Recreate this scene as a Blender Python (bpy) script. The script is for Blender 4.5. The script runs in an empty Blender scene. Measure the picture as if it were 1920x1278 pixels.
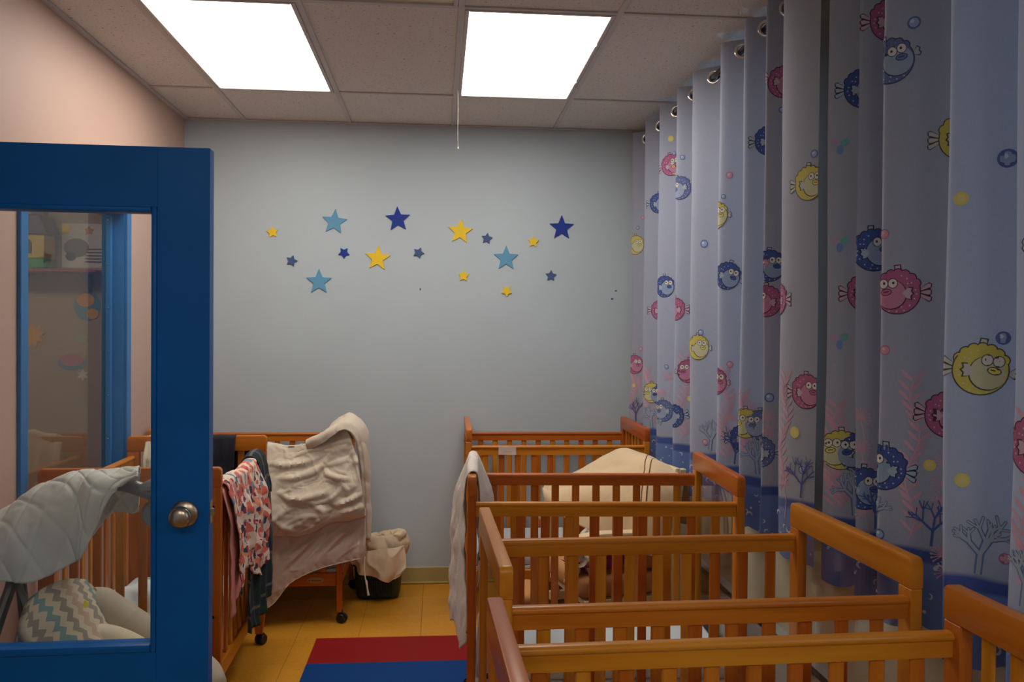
import bpy, bmesh, math, random
from mathutils import Vector, Matrix, noise
from mathutils.geometry import tessellate_polygon
random.seed(7)
PI = math.pi
sc = bpy.context.scene
COL = sc.collection
# ------------------------------------------------------------------ camera, world, exposure
cam_d = bpy.data.cameras.new('camera'); cam = bpy.data.objects.new('camera', cam_d); COL.objects.link(cam)
cam_d.sensor_width = 36.0; cam_d.lens = 1589.03/1920*36; cam_d.clip_start = .05
cr, cu, cf = Vector((.99628,-.08576,.00807)), Vector((-.00697,.01302,.99989)), Vector((.08586,.99623,-.01237))
M = Matrix((cr, cu, -cf)).transposed().to_4x4(); M.translation = (0, 0, 1.523)
cam.matrix_world = M
sc.camera = cam
w = bpy.data.worlds.new('daylight'); sc.world = w; w.use_nodes = True
w.node_tree.nodes['Background'].inputs[0].default_value = (.62,.78,1,1)
w.node_tree.nodes['Background'].inputs[1].default_value = 1.2
sc.view_settings.view_transform = 'Standard'; sc.view_settings.look = 'None'
sc.view_settings.gamma = 1; sc.view_settings.use_curve_mapping = False
sc.view_settings.exposure = 0.82
LAMP = 5.0                       # radiance of the lit troffers and of the added fill panels
sc.cycles.transparent_max_bounces = 24
# ------------------------------------------------------------------ materials
def nodes(name):
    m = bpy.data.materials.new(name); m.use_nodes = True
    nt = m.node_tree; b = nt.nodes['Principled BSDF']
    return m, nt, b
def N(nt, typ, **kw):
    n = nt.nodes.new(typ)
    for k, v in kw.items():
        if hasattr(n, k): setattr(n, k, v)
        else: n.inputs[k].default_value = v
    return n
def L(nt, a, b): nt.links.new(a, b)
def c4(c): return (c[0], c[1], c[2], 1)
def mulc(c, k): return tuple(x*k for x in c)
def ramp(nt, fac, stops):
    r = N(nt, 'ShaderNodeValToRGB'); e = r.color_ramp.elements
    while len(e) < len(stops): e.new(.5)
    for el, (p, c) in zip(e, stops): el.position = p; el.color = c4(c)
    L(nt, fac, r.inputs[0]); return r.outputs[0]
def pm(name, col, rough=.55, metal=0, var=.06, scale=6, bump=0, bscale=80, spec=.5, coord='Object', stretch=(1,1,1), sheen=0, trans=0):
    m, nt, b = nodes(name)
    tc = N(nt, 'ShaderNodeTexCoord'); mp = N(nt, 'ShaderNodeMapping'); mp.inputs['Scale'].default_value = stretch
    L(nt, tc.outputs[coord], mp.inputs[0])
    nz = N(nt, 'ShaderNodeTexNoise', Scale=scale, Detail=4.0); L(nt, mp.outputs[0], nz.inputs['Vector'])
    cout = ramp(nt, nz.outputs[0], [(.3, mulc(col, 1-var)), (.7, mulc(col, 1+var))])
    L(nt, cout, b.inputs['Base Color'])
    b.inputs['Roughness'].default_value = rough; b.inputs['Metallic'].default_value = metal
    b.inputs['Specular IOR Level'].default_value = spec
    if sheen: b.inputs['Sheen Weight'].default_value = sheen
    if bump:
        n2 = N(nt, 'ShaderNodeTexNoise', Scale=bscale, Detail=3.0); L(nt, mp.outputs[0], n2.inputs['Vector'])
        bp = N(nt, 'ShaderNodeBump', Strength=bump, Distance=.004); L(nt, n2.outputs[0], bp.inputs['Height']); L(nt, bp.outputs[0], b.inputs['Normal'])
    if trans:
        out = nt.nodes['Material Output']; tr = N(nt, 'ShaderNodeBsdfTranslucent'); mx = N(nt, 'ShaderNodeMixShader'); mx.inputs[0].default_value = trans
        L(nt, cout, tr.inputs[0]); L(nt, b.outputs[0], mx.inputs[1]); L(nt, tr.outputs[0], mx.inputs[2]); L(nt, mx.outputs[0], out.inputs[0])
    return m
def wood(name, axis):
    m, nt, b = nodes(name)
    tc = N(nt, 'ShaderNodeTexCoord'); mp = N(nt, 'ShaderNodeMapping')
    s = [26, 26, 26]; s[axis] = 1.6; mp.inputs['Scale'].default_value = s
    oi = N(nt, 'ShaderNodeObjectInfo'); ad = N(nt, 'ShaderNodeVectorMath', operation='ADD')
    L(nt, tc.outputs['Object'], ad.inputs[0]); L(nt, oi.outputs['Random'], ad.inputs[1]); L(nt, ad.outputs[0], mp.inputs[0])
    nz = N(nt, 'ShaderNodeTexNoise', Scale=1.0, Detail=5.0, Roughness=.6); L(nt, mp.outputs[0], nz.inputs['Vector'])
    c1 = ramp(nt, nz.outputs[0], [(.28, (.44,.148,.007)), (.5, (.56,.205,.012)), (.75, (.64,.27,.022))])
    hs = N(nt, 'ShaderNodeHueSaturation'); L(nt, c1, hs.inputs['Color'])
    r2 = N(nt, 'ShaderNodeMapRange'); r2.inputs[3].default_value = .474; r2.inputs[4].default_value = .502; L(nt, oi.outputs['Random'], r2.inputs[0]); L(nt, r2.outputs[0], hs.inputs['Hue'])
    r3 = N(nt, 'ShaderNodeMapRange'); r3.inputs[3].default_value = .82; r3.inputs[4].default_value = 1.1; L(nt, oi.outputs['Random'], r3.inputs[0]); L(nt, r3.outputs[0], hs.inputs['Value'])
    L(nt, hs.outputs[0], b.inputs['Base Color']); b.inputs['Roughness'].default_value = .31; b.inputs['Specular IOR Level'].default_value = .36
    return m
WX, WY, WZ = wood('wood_grain_x', 0), wood('wood_grain_y', 1), wood('wood_grain_z', 2)
def glass(name, tint, ior=1.5, lift=0.0, rough=0.0):
    m, nt, b = nodes(name); nt.nodes.remove(b); out = nt.nodes['Material Output']
    t = N(nt, 'ShaderNodeBsdfTransparent'); t.inputs[0].default_value = c4(tint)
    g = N(nt, 'ShaderNodeBsdfGlossy'); g.inputs['Roughness'].default_value = rough
    ge = N(nt, 'ShaderNodeNewGeometry'); ir = N(nt, 'ShaderNodeMapRange'); ir.inputs[3].default_value = ior; ir.inputs[4].default_value = 1/ior
    L(nt, ge.outputs['Backfacing'], ir.inputs[0])      # the same reflectance on the way in and on the way out
    fr = N(nt, 'ShaderNodeFresnel'); L(nt, ir.outputs[0], fr.inputs['IOR']); mx = N(nt, 'ShaderNodeMixShader')
    L(nt, fr.outputs[0], mx.inputs[0]); L(nt, t.outputs[0], mx.inputs[1]); L(nt, g.outputs[0], mx.inputs[2])
    L(nt, mx.outputs[0], out.inputs[0]); return m
def emit(name, col, s):
    m, nt, b = nodes(name)
    b.inputs['Base Color'].default_value = c4((.8,.8,.8)); b.inputs['Emission Color'].default_value = c4(col); b.inputs['Emission Strength'].default_value = s
    return m
MAT = dict(
 wall_blue=pm('wall_paint_blue', (.48,.555,.60), .6, var=.025, scale=2, bump=.05, bscale=120),
 wall_pink=pm('wall_paint_pink', (.57,.385,.31), .55, var=.03, scale=2, bump=.05, bscale=120),
 wall_cream=pm('wall_paint_cream', (.62,.56,.40), .6, var=.03, scale=3),
 ceiling_bar=pm('ceiling_bar_paint', (.58,.53,.49), .5),
 base_tan=pm('baseboard_vinyl', (.44,.35,.13), .45, var=.08),
 slab=pm('floor_slab_grout', (.20,.10,.02), .7),
 white_paint=pm('white_paint', (.75,.74,.70), .45),
 lamp=emit('troffer_diffuser_lit', (1,.935,.85), LAMP),
 lamp_off=pm('troffer_diffuser_off', (.75,.66,.45), .35),
 door_blue=pm('door_paint_blue', (.002,.118,.42), .36, var=.06, scale=5, spec=.2),
 frame_blue=pm('window_frame_paint_blue', (.022,.17,.45), .3, var=.05),
 steel=pm('brushed_steel', (.50,.42,.33), .28, metal=1, var=.08, scale=40),
 chrome=pm('chrome', (.8,.76,.7), .15, metal=1),
 dark_metal=pm('dark_rod_metal', (.035,.032,.03), .35, metal=.6),
 black=pm('black_plastic', (.008,.008,.009), .45),
 bolt=pm('dark_bolt', (.02,.012,.008), .4, metal=.5),
 acrylic=glass('clear_acrylic', (.95,.95,.95)),
 door_glass=glass('door_glass', (.96,.97,.97)),
 win_glass=glass('interior_window_glass', (.72,.70,.66), 1.6),
 out_glass=glass('outside_window_glass', (.8,.85,.88)),
 red=pm('mat_red_vinyl', (.27,.010,.011), .6, var=.04, bump=.03, spec=.15),
 blue=pm('mat_blue_vinyl', (.002,.05,.22), .6, var=.04, bump=.03, spec=.15),
 sheet=pm('white_blue_sheet', (.62,.70,.74), .8, var=.04, bump=.2, bscale=40),
 lining=pm('duvet_lining_cotton', (.58,.46,.375), .75, var=.05, bump=.05, bscale=30, sheen=.2),
 duvet=pm('duvet_cotton', (.66,.57,.45), .75, var=.05, bump=.06, bscale=35, sheen=.2),
 muslin=pm('white_muslin', (.82,.76,.69), .85, var=.05, bump=.5, bscale=160, trans=.15),
 quilt=pm('pale_quilt_cotton', (.76,.76,.67), .8, var=.06, bump=.1, bscale=60),
 beige=pm('beige_fleece', (.80,.60,.36), .9, var=.04, bump=.15, bscale=150, sheen=.3),
 piping=pm('brown_piping', (.20,.07,.03), .7),
 navy=pm('navy_cloth', (.006,.008,.018), .85, var=.2, bump=.2, bscale=90),
 pink_cloth=pm('pink_cloth', (.66,.26,.22), .8, var=.08),
 white_cloth=pm('cream_cloth', (.72,.64,.50), .85, var=.05, bump=.15, bscale=60),
 green=pm('dark_green_plastic', (.010,.040,.026), .4),
 canvas=pm('natural_canvas', (.74,.60,.41), .85, var=.05, bump=.15, bscale=120),
 tag=pm('basket_tag_card', (.50,.27,.12), .6),
 red_ink=pm('red_ink', (.16,.02,.01), .6), ink=pm('dark_ink', (.04,.035,.03), .6), grey_ink=pm('grey_pencil', (.25,.21,.18), .7),
 paper=pm('white_paper', (.62,.50,.45), .7), plate=pm('gold_logo_plate', (.42,.26,.09), .35),
 cream_wood=pm('cream_lacquered_wood', (.80,.66,.40), .35, var=.06, scale=20, stretch=(1,8,8)),
 tan=pm('tan_upholstery', (.55,.27,.10), .8, var=.06, bump=.1),
 magenta=pm('magenta_fabric', (.20,.008,.09), .85, var=.1), fluffy=pm('white_fluffy_fabric', (.74,.66,.54), .95, bump=1.0, bscale=220),
 grey_plastic=pm('grey_swing_plastic', (.24,.235,.23), .3), swing_dark=pm('dark_grey_tube', (.03,.03,.035), .4),
 light_grey=pm('light_grey_plastic', (.38,.38,.36), .35), seat_grey=pm('warm_grey_fabric', (.46,.39,.29), .85, bump=.1), seat_cream=pm('cream_velour', (.66,.57,.41), .9, var=.06, bump=.15),
 star_yellow=pm('foam_yellow', (.86,.58,.02), .7, var=.03), star_light=pm('foam_light_blue', (.115,.33,.52), .7, var=.03),
 star_royal=pm('foam_royal_blue', (.004,.03,.28), .7, var=.03), star_slate=pm('foam_slate_blue', (.055,.095,.24), .7, var=.03),
 room_brown=pm('far_room_paint', (.50,.40,.33), .7, var=.05), shelf_red=pm('red_shelf', (.40,.05,.05), .5),
 toy_yellow=pm('toy_yellow', (.75,.62,.12), .4), toy_purple=pm('toy_purple', (.12,.09,.18), .4), toy_green=pm('toy_green', (.06,.40,.10), .4), toy_dark=pm('toy_dark_window', (.08,.09,.13), .4),
 sky_paper=pm('pale_blue_paper', (.12,.32,.52), .7), pink_paper=pm('pink_paper', (.62,.22,.26), .7), green_paper=pm('pale_green_paper', (.40,.55,.25), .7), orange_paper=pm('orange_paper', (.80,.42,.05), .7), bright_paper=pm('bright_white_paper', (.8,.82,.85), .7), grey_paper=pm('grey_print', (.22,.25,.32), .7),
 heater=pm('heater_enamel', (.46,.46,.43), .4), putty=pm('blue_putty', (.03,.10,.16), .7), thread=pm('white_thread', (.55,.52,.48), .7),
 plush_tan=pm('ottoman_tan', (.55,.27,.09), .85),
)
def m_floor():
    m, nt, b = nodes('floor_vinyl_tile')
    tc = N(nt, 'ShaderNodeTexCoord'); oi = N(nt, 'ShaderNodeObjectInfo')
    ad = N(nt, 'ShaderNodeVectorMath', operation='ADD'); L(nt, tc.outputs['Object'], ad.inputs[0]); L(nt, oi.outputs['Location'], ad.inputs[1])
    a = N(nt, 'ShaderNodeTexNoise', Scale=2.2, Detail=6.0, Roughness=.6); L(nt, ad.outputs[0], a.inputs['Vector'])
    s = N(nt, 'ShaderNodeTexNoise', Scale=60.0, Detail=3.0); L(nt, ad.outputs[0], s.inputs['Vector'])
    mx = N(nt, 'ShaderNodeMix', data_type='FLOAT'); mx.inputs[0].default_value = .3; L(nt, a.outputs[0], mx.inputs[2]); L(nt, s.outputs[0], mx.inputs[3])
    c = ramp(nt, mx.outputs[0], [(.3, (.44,.185,.014)), (.5, (.58,.262,.022)), (.7, (.65,.305,.03))])
    hs = N(nt, 'ShaderNodeHueSaturation'); r = N(nt, 'ShaderNodeMapRange'); r.inputs[3].default_value = .95; r.inputs[4].default_value = 1.04
    L(nt, oi.outputs['Random'], r.inputs[0]); L(nt, r.outputs[0], hs.inputs['Value']); L(nt, c, hs.inputs['Color'])
    L(nt, hs.outputs[0], b.inputs['Base Color']); b.inputs['Roughness'].default_value = .42; b.inputs['Specular IOR Level'].default_value = .25; return m
def m_ceil():
    m, nt, b = nodes('mineral_fibre_tile')
    tc = N(nt, 'ShaderNodeTexCoord'); a = N(nt, 'ShaderNodeTexNoise', Scale=170.0, Detail=2.0); L(nt, tc.outputs['Object'], a.inputs['Vector'])
    v = N(nt, 'ShaderNodeTexNoise', Scale=75.0, Detail=1.0); L(nt, tc.outputs['Object'], v.inputs['Vector'])
    c = ramp(nt, a.outputs[0], [(.32, (.60,.545,.49)), (.42, (.74,.68,.62)), (.7, (.78,.72,.655))])
    d = ramp(nt, v.outputs[0], [(.27, (.45,.45,.45)), (.33, (1,1,1))])
    mx = N(nt, 'ShaderNodeMix', data_type='RGBA', blend_type='MULTIPLY'); mx.inputs[0].default_value = 1; L(nt, c, mx.inputs[6]); L(nt, d, mx.inputs[7])
    L(nt, mx.outputs[2], b.inputs['Base Color']); b.inputs['Roughness'].default_value = .9
    bp = N(nt, 'ShaderNodeBump', Strength=.5, Distance=.003); L(nt, a.outputs[0], bp.inputs['Height']); L(nt, bp.outputs[0], b.inputs['Normal']); return m
def m_curtain():
    m, nt, b = nodes('curtain_fabric'); out = nt.nodes['Material Output']
    tc = N(nt, 'ShaderNodeTexCoord'); sp = N(nt, 'ShaderNodeSeparateXYZ'); L(nt, tc.outputs['Object'], sp.inputs[0])
    wv = N(nt, 'ShaderNodeTexNoise', Scale=5.0); L(nt, tc.outputs['UV'], wv.inputs['Vector'])
    ma = N(nt, 'ShaderNodeMath', operation='MULTIPLY_ADD'); ma.inputs[1].default_value = -.04; L(nt, wv.outputs[0], ma.inputs[0]); L(nt, sp.outputs[2], ma.inputs[2])
    r = N(nt, 'ShaderNodeMapRange'); r.inputs[1].default_value = 0; r.inputs[2].default_value = 3; L(nt, ma.outputs[0], r.inputs[0])
    body, band, line = (.36,.382,.465), (.13,.21,.47), (.05,.09,.31)
    c = ramp(nt, r.outputs[0], [(0, band), (.308, band), (.3085, line), (.319, line), (.3195, body), (1, body)])
    for e in c.node.color_ramp.elements: pass
    c.node.color_ramp.interpolation = 'LINEAR'
    th = N(nt, 'ShaderNodeTexNoise', Scale=1.0, Detail=2.0); mp = N(nt, 'ShaderNodeMapping'); mp.inputs['Scale'].default_value = (400, 60, 1)
    L(nt, tc.outputs['UV'], mp.inputs[0]); L(nt, mp.outputs[0], th.inputs['Vector'])
    t2 = ramp(nt, th.outputs[0], [(.2, (.94,.94,.94)), (.8, (1.04,1.04,1.04))])
    mx = N(nt, 'ShaderNodeMix', data_type='RGBA', blend_type='MULTIPLY'); mx.inputs[0].default_value = 1; L(nt, c, mx.inputs[6]); L(nt, t2, mx.inputs[7])
    L(nt, mx.outputs[2], b.inputs['Base Color']); b.inputs['Roughness'].default_value = .8; b.inputs['Sheen Weight'].default_value = .25
    tr = N(nt, 'ShaderNodeBsdfTranslucent'); L(nt, mx.outputs[2], tr.inputs[0]); ms = N(nt, 'ShaderNodeMixShader'); ms.inputs[0].default_value = .12
    L(nt, b.outputs[0], ms.inputs[1]); L(nt, tr.outputs[0], ms.inputs[2]); L(nt, ms.outputs[0], out.inputs[0]); return m
def m_print():
    m, nt, b = nodes('curtain_print_ink')
    a = N(nt, 'ShaderNodeVertexColor', layer_name='Col'); L(nt, a.outputs[0], b.inputs['Base Color']); b.inputs['Roughness'].default_value = .8; return m
def m_floral():
    m, nt, b = nodes('floral_print'); tc = N(nt, 'ShaderNodeTexCoord')
    base = (.76,.62,.50); cur = None
    def layer(prev, scale, col, thr, seed, rnd=1.0):
        mp = N(nt, 'ShaderNodeMapping'); mp.inputs['Location'].default_value = (seed, seed*1.7, 0); mp.inputs['Scale'].default_value = (1, .8, 1); L(nt, tc.outputs['UV'], mp.inputs[0])
        nz = N(nt, 'ShaderNodeTexNoise', Scale=34.0); L(nt, mp.outputs[0], nz.inputs['Vector'])
        mm = N(nt, 'ShaderNodeMix', data_type='VECTOR'); mm.inputs[0].default_value = .035; L(nt, mp.outputs[0], mm.inputs[4]); L(nt, nz.outputs[1], mm.inputs[5])
        v = N(nt, 'ShaderNodeTexVoronoi', Scale=scale); L(nt, mm.outputs[1], v.inputs['Vector'])
        lt = N(nt, 'ShaderNodeMath', operation='LESS_THAN'); lt.inputs[1].default_value = thr; L(nt, v.outputs['Distance'], lt.inputs[0])
        sp = N(nt, 'ShaderNodeSeparateColor'); L(nt, v.outputs['Color'], sp.inputs[0]); g = N(nt, 'ShaderNodeMath', operation='LESS_THAN'); g.inputs[1].default_value = rnd; L(nt, sp.outputs[0], g.inputs[0])
        mu = N(nt, 'ShaderNodeMath', operation='MULTIPLY'); L(nt, lt.outputs[0], mu.inputs[0]); L(nt, g.outputs[0], mu.inputs[1])
        mx = N(nt, 'ShaderNodeMix', data_type='RGBA'); L(nt, mu.outputs[0], mx.inputs[0])
        if prev is None: mx.inputs[6].default_value = c4(base)
        else: L(nt, prev, mx.inputs[6])
        mx.inputs[7].default_value = c4(col); return mx.outputs[2]
    cur = layer(None, 21, (.62,.13,.10), .46, 0, .9)
    cur = layer(cur, 24, (.72,.28,.16), .34, 2.3, .7)
    cur = layer(cur, 26, (.02,.06,.10), .33, 5.1, .55)
    cur = layer(cur, 23, (.16,.30,.38), .33, 8.2, .5)
    cur = layer(cur, 40, (.32,.03,.10), .32, 3.3, .5)
    L(nt, cur, b.inputs['Base Color']); b.inputs['Roughness'].default_value = .85; return m
def m_plaid():
    m, nt, b = nodes('plaid_flannel'); tc = N(nt, 'ShaderNodeTexCoord'); sp = N(nt, 'ShaderNodeSeparateXYZ'); L(nt, tc.outputs['UV'], sp.inputs[0])
    def band(o, f, ph, thr):
        a = N(nt, 'ShaderNodeMath', operation='MULTIPLY_ADD'); a.inputs[1].default_value = f; a.inputs[2].default_value = ph; L(nt, o, a.inputs[0])
        s = N(nt, 'ShaderNodeMath', operation='FRACT'); L(nt, a.outputs[0], s.inputs[0])
        g = N(nt, 'ShaderNodeMath', operation='LESS_THAN'); g.inputs[1].default_value = thr; L(nt, s.outputs[0], g.inputs[0]); return g.outputs[0]
    prev = None
    for o, f, ph, thr, k, col in ((sp.outputs[0], 7, .1, .4, .6, (.008,.035,.022)), (sp.outputs[1], 7, .3, .4, .6, (.008,.035,.022)), (sp.outputs[0], 7, .55, .09, .22, (.45,.40,.28)), (sp.outputs[1], 7, .6, .09, .22, (.45,.40,.28)), (sp.outputs[0], 14, .2, .07, .12, (.35,.33,.28))):
        g = band(o, f, ph, thr); mu = N(nt, 'ShaderNodeMath', operation='MULTIPLY'); mu.inputs[1].default_value = k; L(nt, g, mu.inputs[0])
        mx = N(nt, 'ShaderNodeMix', data_type='RGBA'); L(nt, mu.outputs[0], mx.inputs[0])
        if prev is None: mx.inputs[6].default_value = (.008,.014,.045,1)
        else: L(nt, prev, mx.inputs[6])
        mx.inputs[7].default_value = c4(col); prev = mx.outputs[2]
    L(nt, prev, b.inputs['Base Color']); b.inputs['Roughness'].default_value = .9; return m
def m_chevron():
    m, nt, b = nodes('chevron_fabric'); tc = N(nt, 'ShaderNodeTexCoord'); sp = N(nt, 'ShaderNodeSeparateXYZ'); L(nt, tc.outputs['UV'], sp.inputs[0])
    f = N(nt, 'ShaderNodeMath', operation='PINGPONG'); f.inputs[1].default_value = .5
    a = N(nt, 'ShaderNodeMath', operation='MULTIPLY'); a.inputs[1].default_value = 19.0; L(nt, sp.outputs[1], a.inputs[0]); L(nt, a.outputs[0], f.inputs[0])
    b2 = N(nt, 'ShaderNodeMath', operation='MULTIPLY'); b2.inputs[1].default_value = 30.0; L(nt, sp.outputs[0], b2.inputs[0])
    s = N(nt, 'ShaderNodeMath', operation='MULTIPLY_ADD'); s.inputs[1].default_value = 1.5; L(nt, f.outputs[0], s.inputs[0]); L(nt, b2.outputs[0], s.inputs[2])
    d = N(nt, 'ShaderNodeMath', operation='MULTIPLY'); d.inputs[1].default_value = .125; L(nt, s.outputs[0], d.inputs[0])
    fr = N(nt, 'ShaderNodeMath', operation='FRACT'); L(nt, d.outputs[0], fr.inputs[0])
    cr_, gy, te, pe = (.62,.53,.38), (.30,.26,.21), (.20,.32,.31), (.52,.37,.25)
    c = ramp(nt, fr.outputs[0], [(0, cr_), (.125, gy), (.25, cr_), (.375, te), (.5, cr_), (.625, gy), (.75, cr_), (.875, pe)]); c.node.color_ramp.interpolation = 'CONSTANT'
    v = N(nt, 'ShaderNodeTexVoronoi', Scale=7.0); L(nt, tc.outputs['UV'], v.inputs['Vector']); nz = N(nt, 'ShaderNodeTexNoise', Scale=14.0); L(nt, tc.outputs['UV'], nz.inputs['Vector'])
    ad = N(nt, 'ShaderNodeMath', operation='MULTIPLY_ADD'); ad.inputs[1].default_value = .25; L(nt, nz.outputs[0], ad.inputs[0]); L(nt, v.outputs['Distance'], ad.inputs[2])
    lt = N(nt, 'ShaderNodeMath', operation='LESS_THAN'); lt.inputs[1].default_value = .25; L(nt, ad.outputs[0], lt.inputs[0])
    mx = N(nt, 'ShaderNodeMix', data_type='RGBA'); L(nt, lt.outputs[0], mx.inputs[0]); L(nt, c, mx.inputs[6]); mx.inputs[7].default_value = (.48,.40,.02,1)
    L(nt, mx.outputs[2], b.inputs['Base Color']); b.inputs['Roughness'].default_value = .9; return m
MAT.update(floor=m_floor(), ceil=m_ceil(), curtain=m_curtain(), print=m_print(), floral=m_floral(), plaid=m_plaid(), chevron=m_chevron())
# ------------------------------------------------------------------ mesh helpers
class MB:
    def __init__(s): s.v = []; s.f = []; s.uv = None; s.col = []
    def add(s, vs, fs):
        o = len(s.v); s.v += [tuple(x) for x in vs]; s.f += [tuple(i+o for i in f) for f in fs]; return s
    def box(s, x0, x1, y0, y1, z0, z1):
        return s.add([(x0,y0,z0),(x1,y0,z0),(x1,y1,z0),(x0,y1,z0),(x0,y0,z1),(x1,y0,z1),(x1,y1,z1),(x0,y1,z1)],
                     [(0,3,2,1),(4,5,6,7),(0,1,5,4),(1,2,6,5),(2,3,7,6),(3,0,4,7)])
    def prism(s, poly, axis, a0, a1):
        """polygon in the two other axes (cyclic order), extruded along axis"""
        def P(p, a):
            return {0:(a,p[0],p[1]), 1:(p[0],a,p[1]), 2:(p[0],p[1],a)}[axis]
        n = len(poly)
        return s.add([P(p,a0) for p in poly]+[P(p,a1) for p in poly],
                     [tuple(range(n))[::-1], tuple(range(n,2*n))]+[(i,(i+1)%n,n+(i+1)%n,n+i) for i in range(n)])
    def tube(s, path, r, seg=10, cap=True):
        path = [Vector(p) for p in path]; rr = r if isinstance(r, (list,tuple)) else [r]*len(path)
        t0 = (path[1]-path[0]).normalized(); up = Vector((0,0,1)) if abs(t0.z) < .9 else Vector((1,0,0))
        n0 = t0.cross(up).normalized(); vs = []
        for i, p in enumerate(path):
            t = (path[min(i+1,len(path)-1)]-path[max(i-1,0)]).normalized()
            n0 = (n0 - t*n0.dot(t)).normalized(); b0 = t.cross(n0)
            for k in range(seg):
                a = 2*PI*k/seg; vs.append(p+(n0*math.cos(a)+b0*math.sin(a))*rr[i])
        fs = [(i*seg+k, i*seg+(k+1)%seg, (i+1)*seg+(k+1)%seg, (i+1)*seg+k) for i in range(len(path)-1) for k in range(seg)]
        if cap: fs += [tuple(range(seg))[::-1], tuple(range((len(path)-1)*seg, len(path)*seg))]
        return s.add(vs, fs)
    def lathe(s, prof, centre, axis=2, seg=24):
        """prof: (radius, height along axis)"""
        c = Vector(centre); vs = []
        for r, hh in prof:
            for k in range(seg):
                a = 2*PI*k/seg; u, v = r*math.cos(a), r*math.sin(a)
                vs.append(c+Vector({0:(hh,u,v),1:(u,hh,v),2:(u,v,hh)}[axis]))
        n = len(prof); fs = [(i*seg+k, i*seg+(k+1)%seg, (i+1)*seg+(k+1)%seg, (i+1)*seg+k) for i in range(n-1) for k in range(seg)]
        fs += [tuple(range(seg))[::-1], tuple(range((n-1)*seg, n*seg))]
        return s.add(vs, fs)
    def grid(s, rows, uvs=None, close_u=False):
        o = len(s.v); nr, nc = len(rows), len(rows[0])
        for r in rows: s.v += [tuple(p) for p in r]
        for i in range(nr-1):
            for j in range(nc-1 + (1 if close_u else 0)):
                k = (j+1) % nc
                s.f.append((o+i*nc+j, o+i*nc+k, o+(i+1)*nc+k, o+(i+1)*nc+j))
        if uvs: s.uv = (s.uv or []) + [q for r in uvs for q in r]
        return s
    def mesh(s, name, mat, bevel=0, seg=1, smooth=35, recalc=True):
        me = bpy.data.meshes.new(name); me.from_pydata(s.v, [], s.f)
        if s.uv:
            ul = me.uv_layers.new(name='UVMap')
            vi = [0]*len(me.loops); me.loops.foreach_get('vertex_index', vi)
            ul.data.foreach_set('uv', [c for i in vi for c in s.uv[i]])
        if recalc or bevel:
            bm = bmesh.new(); bm.from_mesh(me)
            if recalc: bmesh.ops.recalc_face_normals(bm, faces=bm.faces)
            if bevel:
                es = [e for e in bm.edges if len(e.link_faces) == 2 and e.calc_face_angle() > .6]
                bmesh.ops.bevel(bm, geom=es, offset=bevel, segments=seg, profile=.5, affect='EDGES', clamp_overlap=True)
            bm.to_mesh(me); bm.free()
        if mat: me.materials.append(mat)
        if smooth:
            me.shade_smooth(); me.set_sharp_from_angle(angle=math.radians(smooth))
        return me
    def build(s, name, mat, parent=None, **kw): return link(name, s.mesh(name, mat, **kw), parent)
def link(name, me, parent=None, loc=None):
    o = bpy.data.objects.new(name, me); COL.objects.link(o)
    if parent: o.parent = parent
    if loc: o.location = loc
    return o
def tag(o, label, cat, group=None):
    o['label'] = label; o['category'] = cat
    if group: o['group'] = group
    return o
def thing(name, label, cat, loc=(0,0,0), rz=0, group=None):
    o = bpy.data.objects.new(name, None); COL.objects.link(o); o.empty_display_size = .1
    o.location = loc; o.rotation_euler = (0,0,rz); return tag(o, label, cat, group)
def structure(o): o['kind'] = 'structure'; return o
def sempty(name):
    o = bpy.data.objects.new(name, None); COL.objects.link(o); o['kind'] = 'structure'; return o
def solid(o, t, off=0.0):
    m = o.modifiers.new('thickness', 'SOLIDIFY'); m.thickness = t; m.offset = off; return o
def cr1(p, t):
    n = len(p)-1; x = min(max(t*n, 0), n-1e-6); i = int(x); f = x-i
    g = lambda k: p[k] if 0 <= k <= n else (p[0]*2-p[1] if k < 0 else p[n]*2-p[n-1])
    a, b, c, d = g(i-1), g(i), g(i+1), g(i+2)
    return .5*((2*b)+(c-a)*f+(2*a-5*b+4*c-d)*f*f+(3*b-a-3*c+d)*f*f*f)
def surf(ctl, nu, nv, disp=None):
    """Catmull-Rom surface through a control net, displaced along its normal"""
    C = [[Vector(p) for p in r] for r in ctl]
    cols = [[cr1(r, j/(nu-1)) for r in C] for j in range(nu)]
    P = [[cr1(cols[j], i/(nv-1)) for j in range(nu)] for i in range(nv)]
    if disp:
        Q = []
        for i in range(nv):
            row = []
            for j in range(nu):
                du = P[i][min(j+1,nu-1)]-P[i][max(j-1,0)]; dv = P[min(i+1,nv-1)][j]-P[max(i-1,0)][j]
                n = du.cross(dv); n = n.normalized() if n.length > 1e-9 else Vector((0,0,1))
                row.append(P[i][j]+n*disp(j/(nu-1), i/(nv-1), P[i][j]))
            Q.append(row)
        P = Q
    lu = sum((P[nv//2][j+1]-P[nv//2][j]).length for j in range(nu-1)); lv = sum((P[i+1][nu//2]-P[i][nu//2]).length for i in range(nv-1))
    uv = [[(j/(nu-1)*lu, i/(nv-1)*lv) for j in range(nu)] for i in range(nv)]
    return P, uv
def ridge(x): return 1-abs(math.sin(x))*2
def fbm(p, s): return noise.fractal(Vector(p)*s, 1.0, 2.0, 4)
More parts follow.
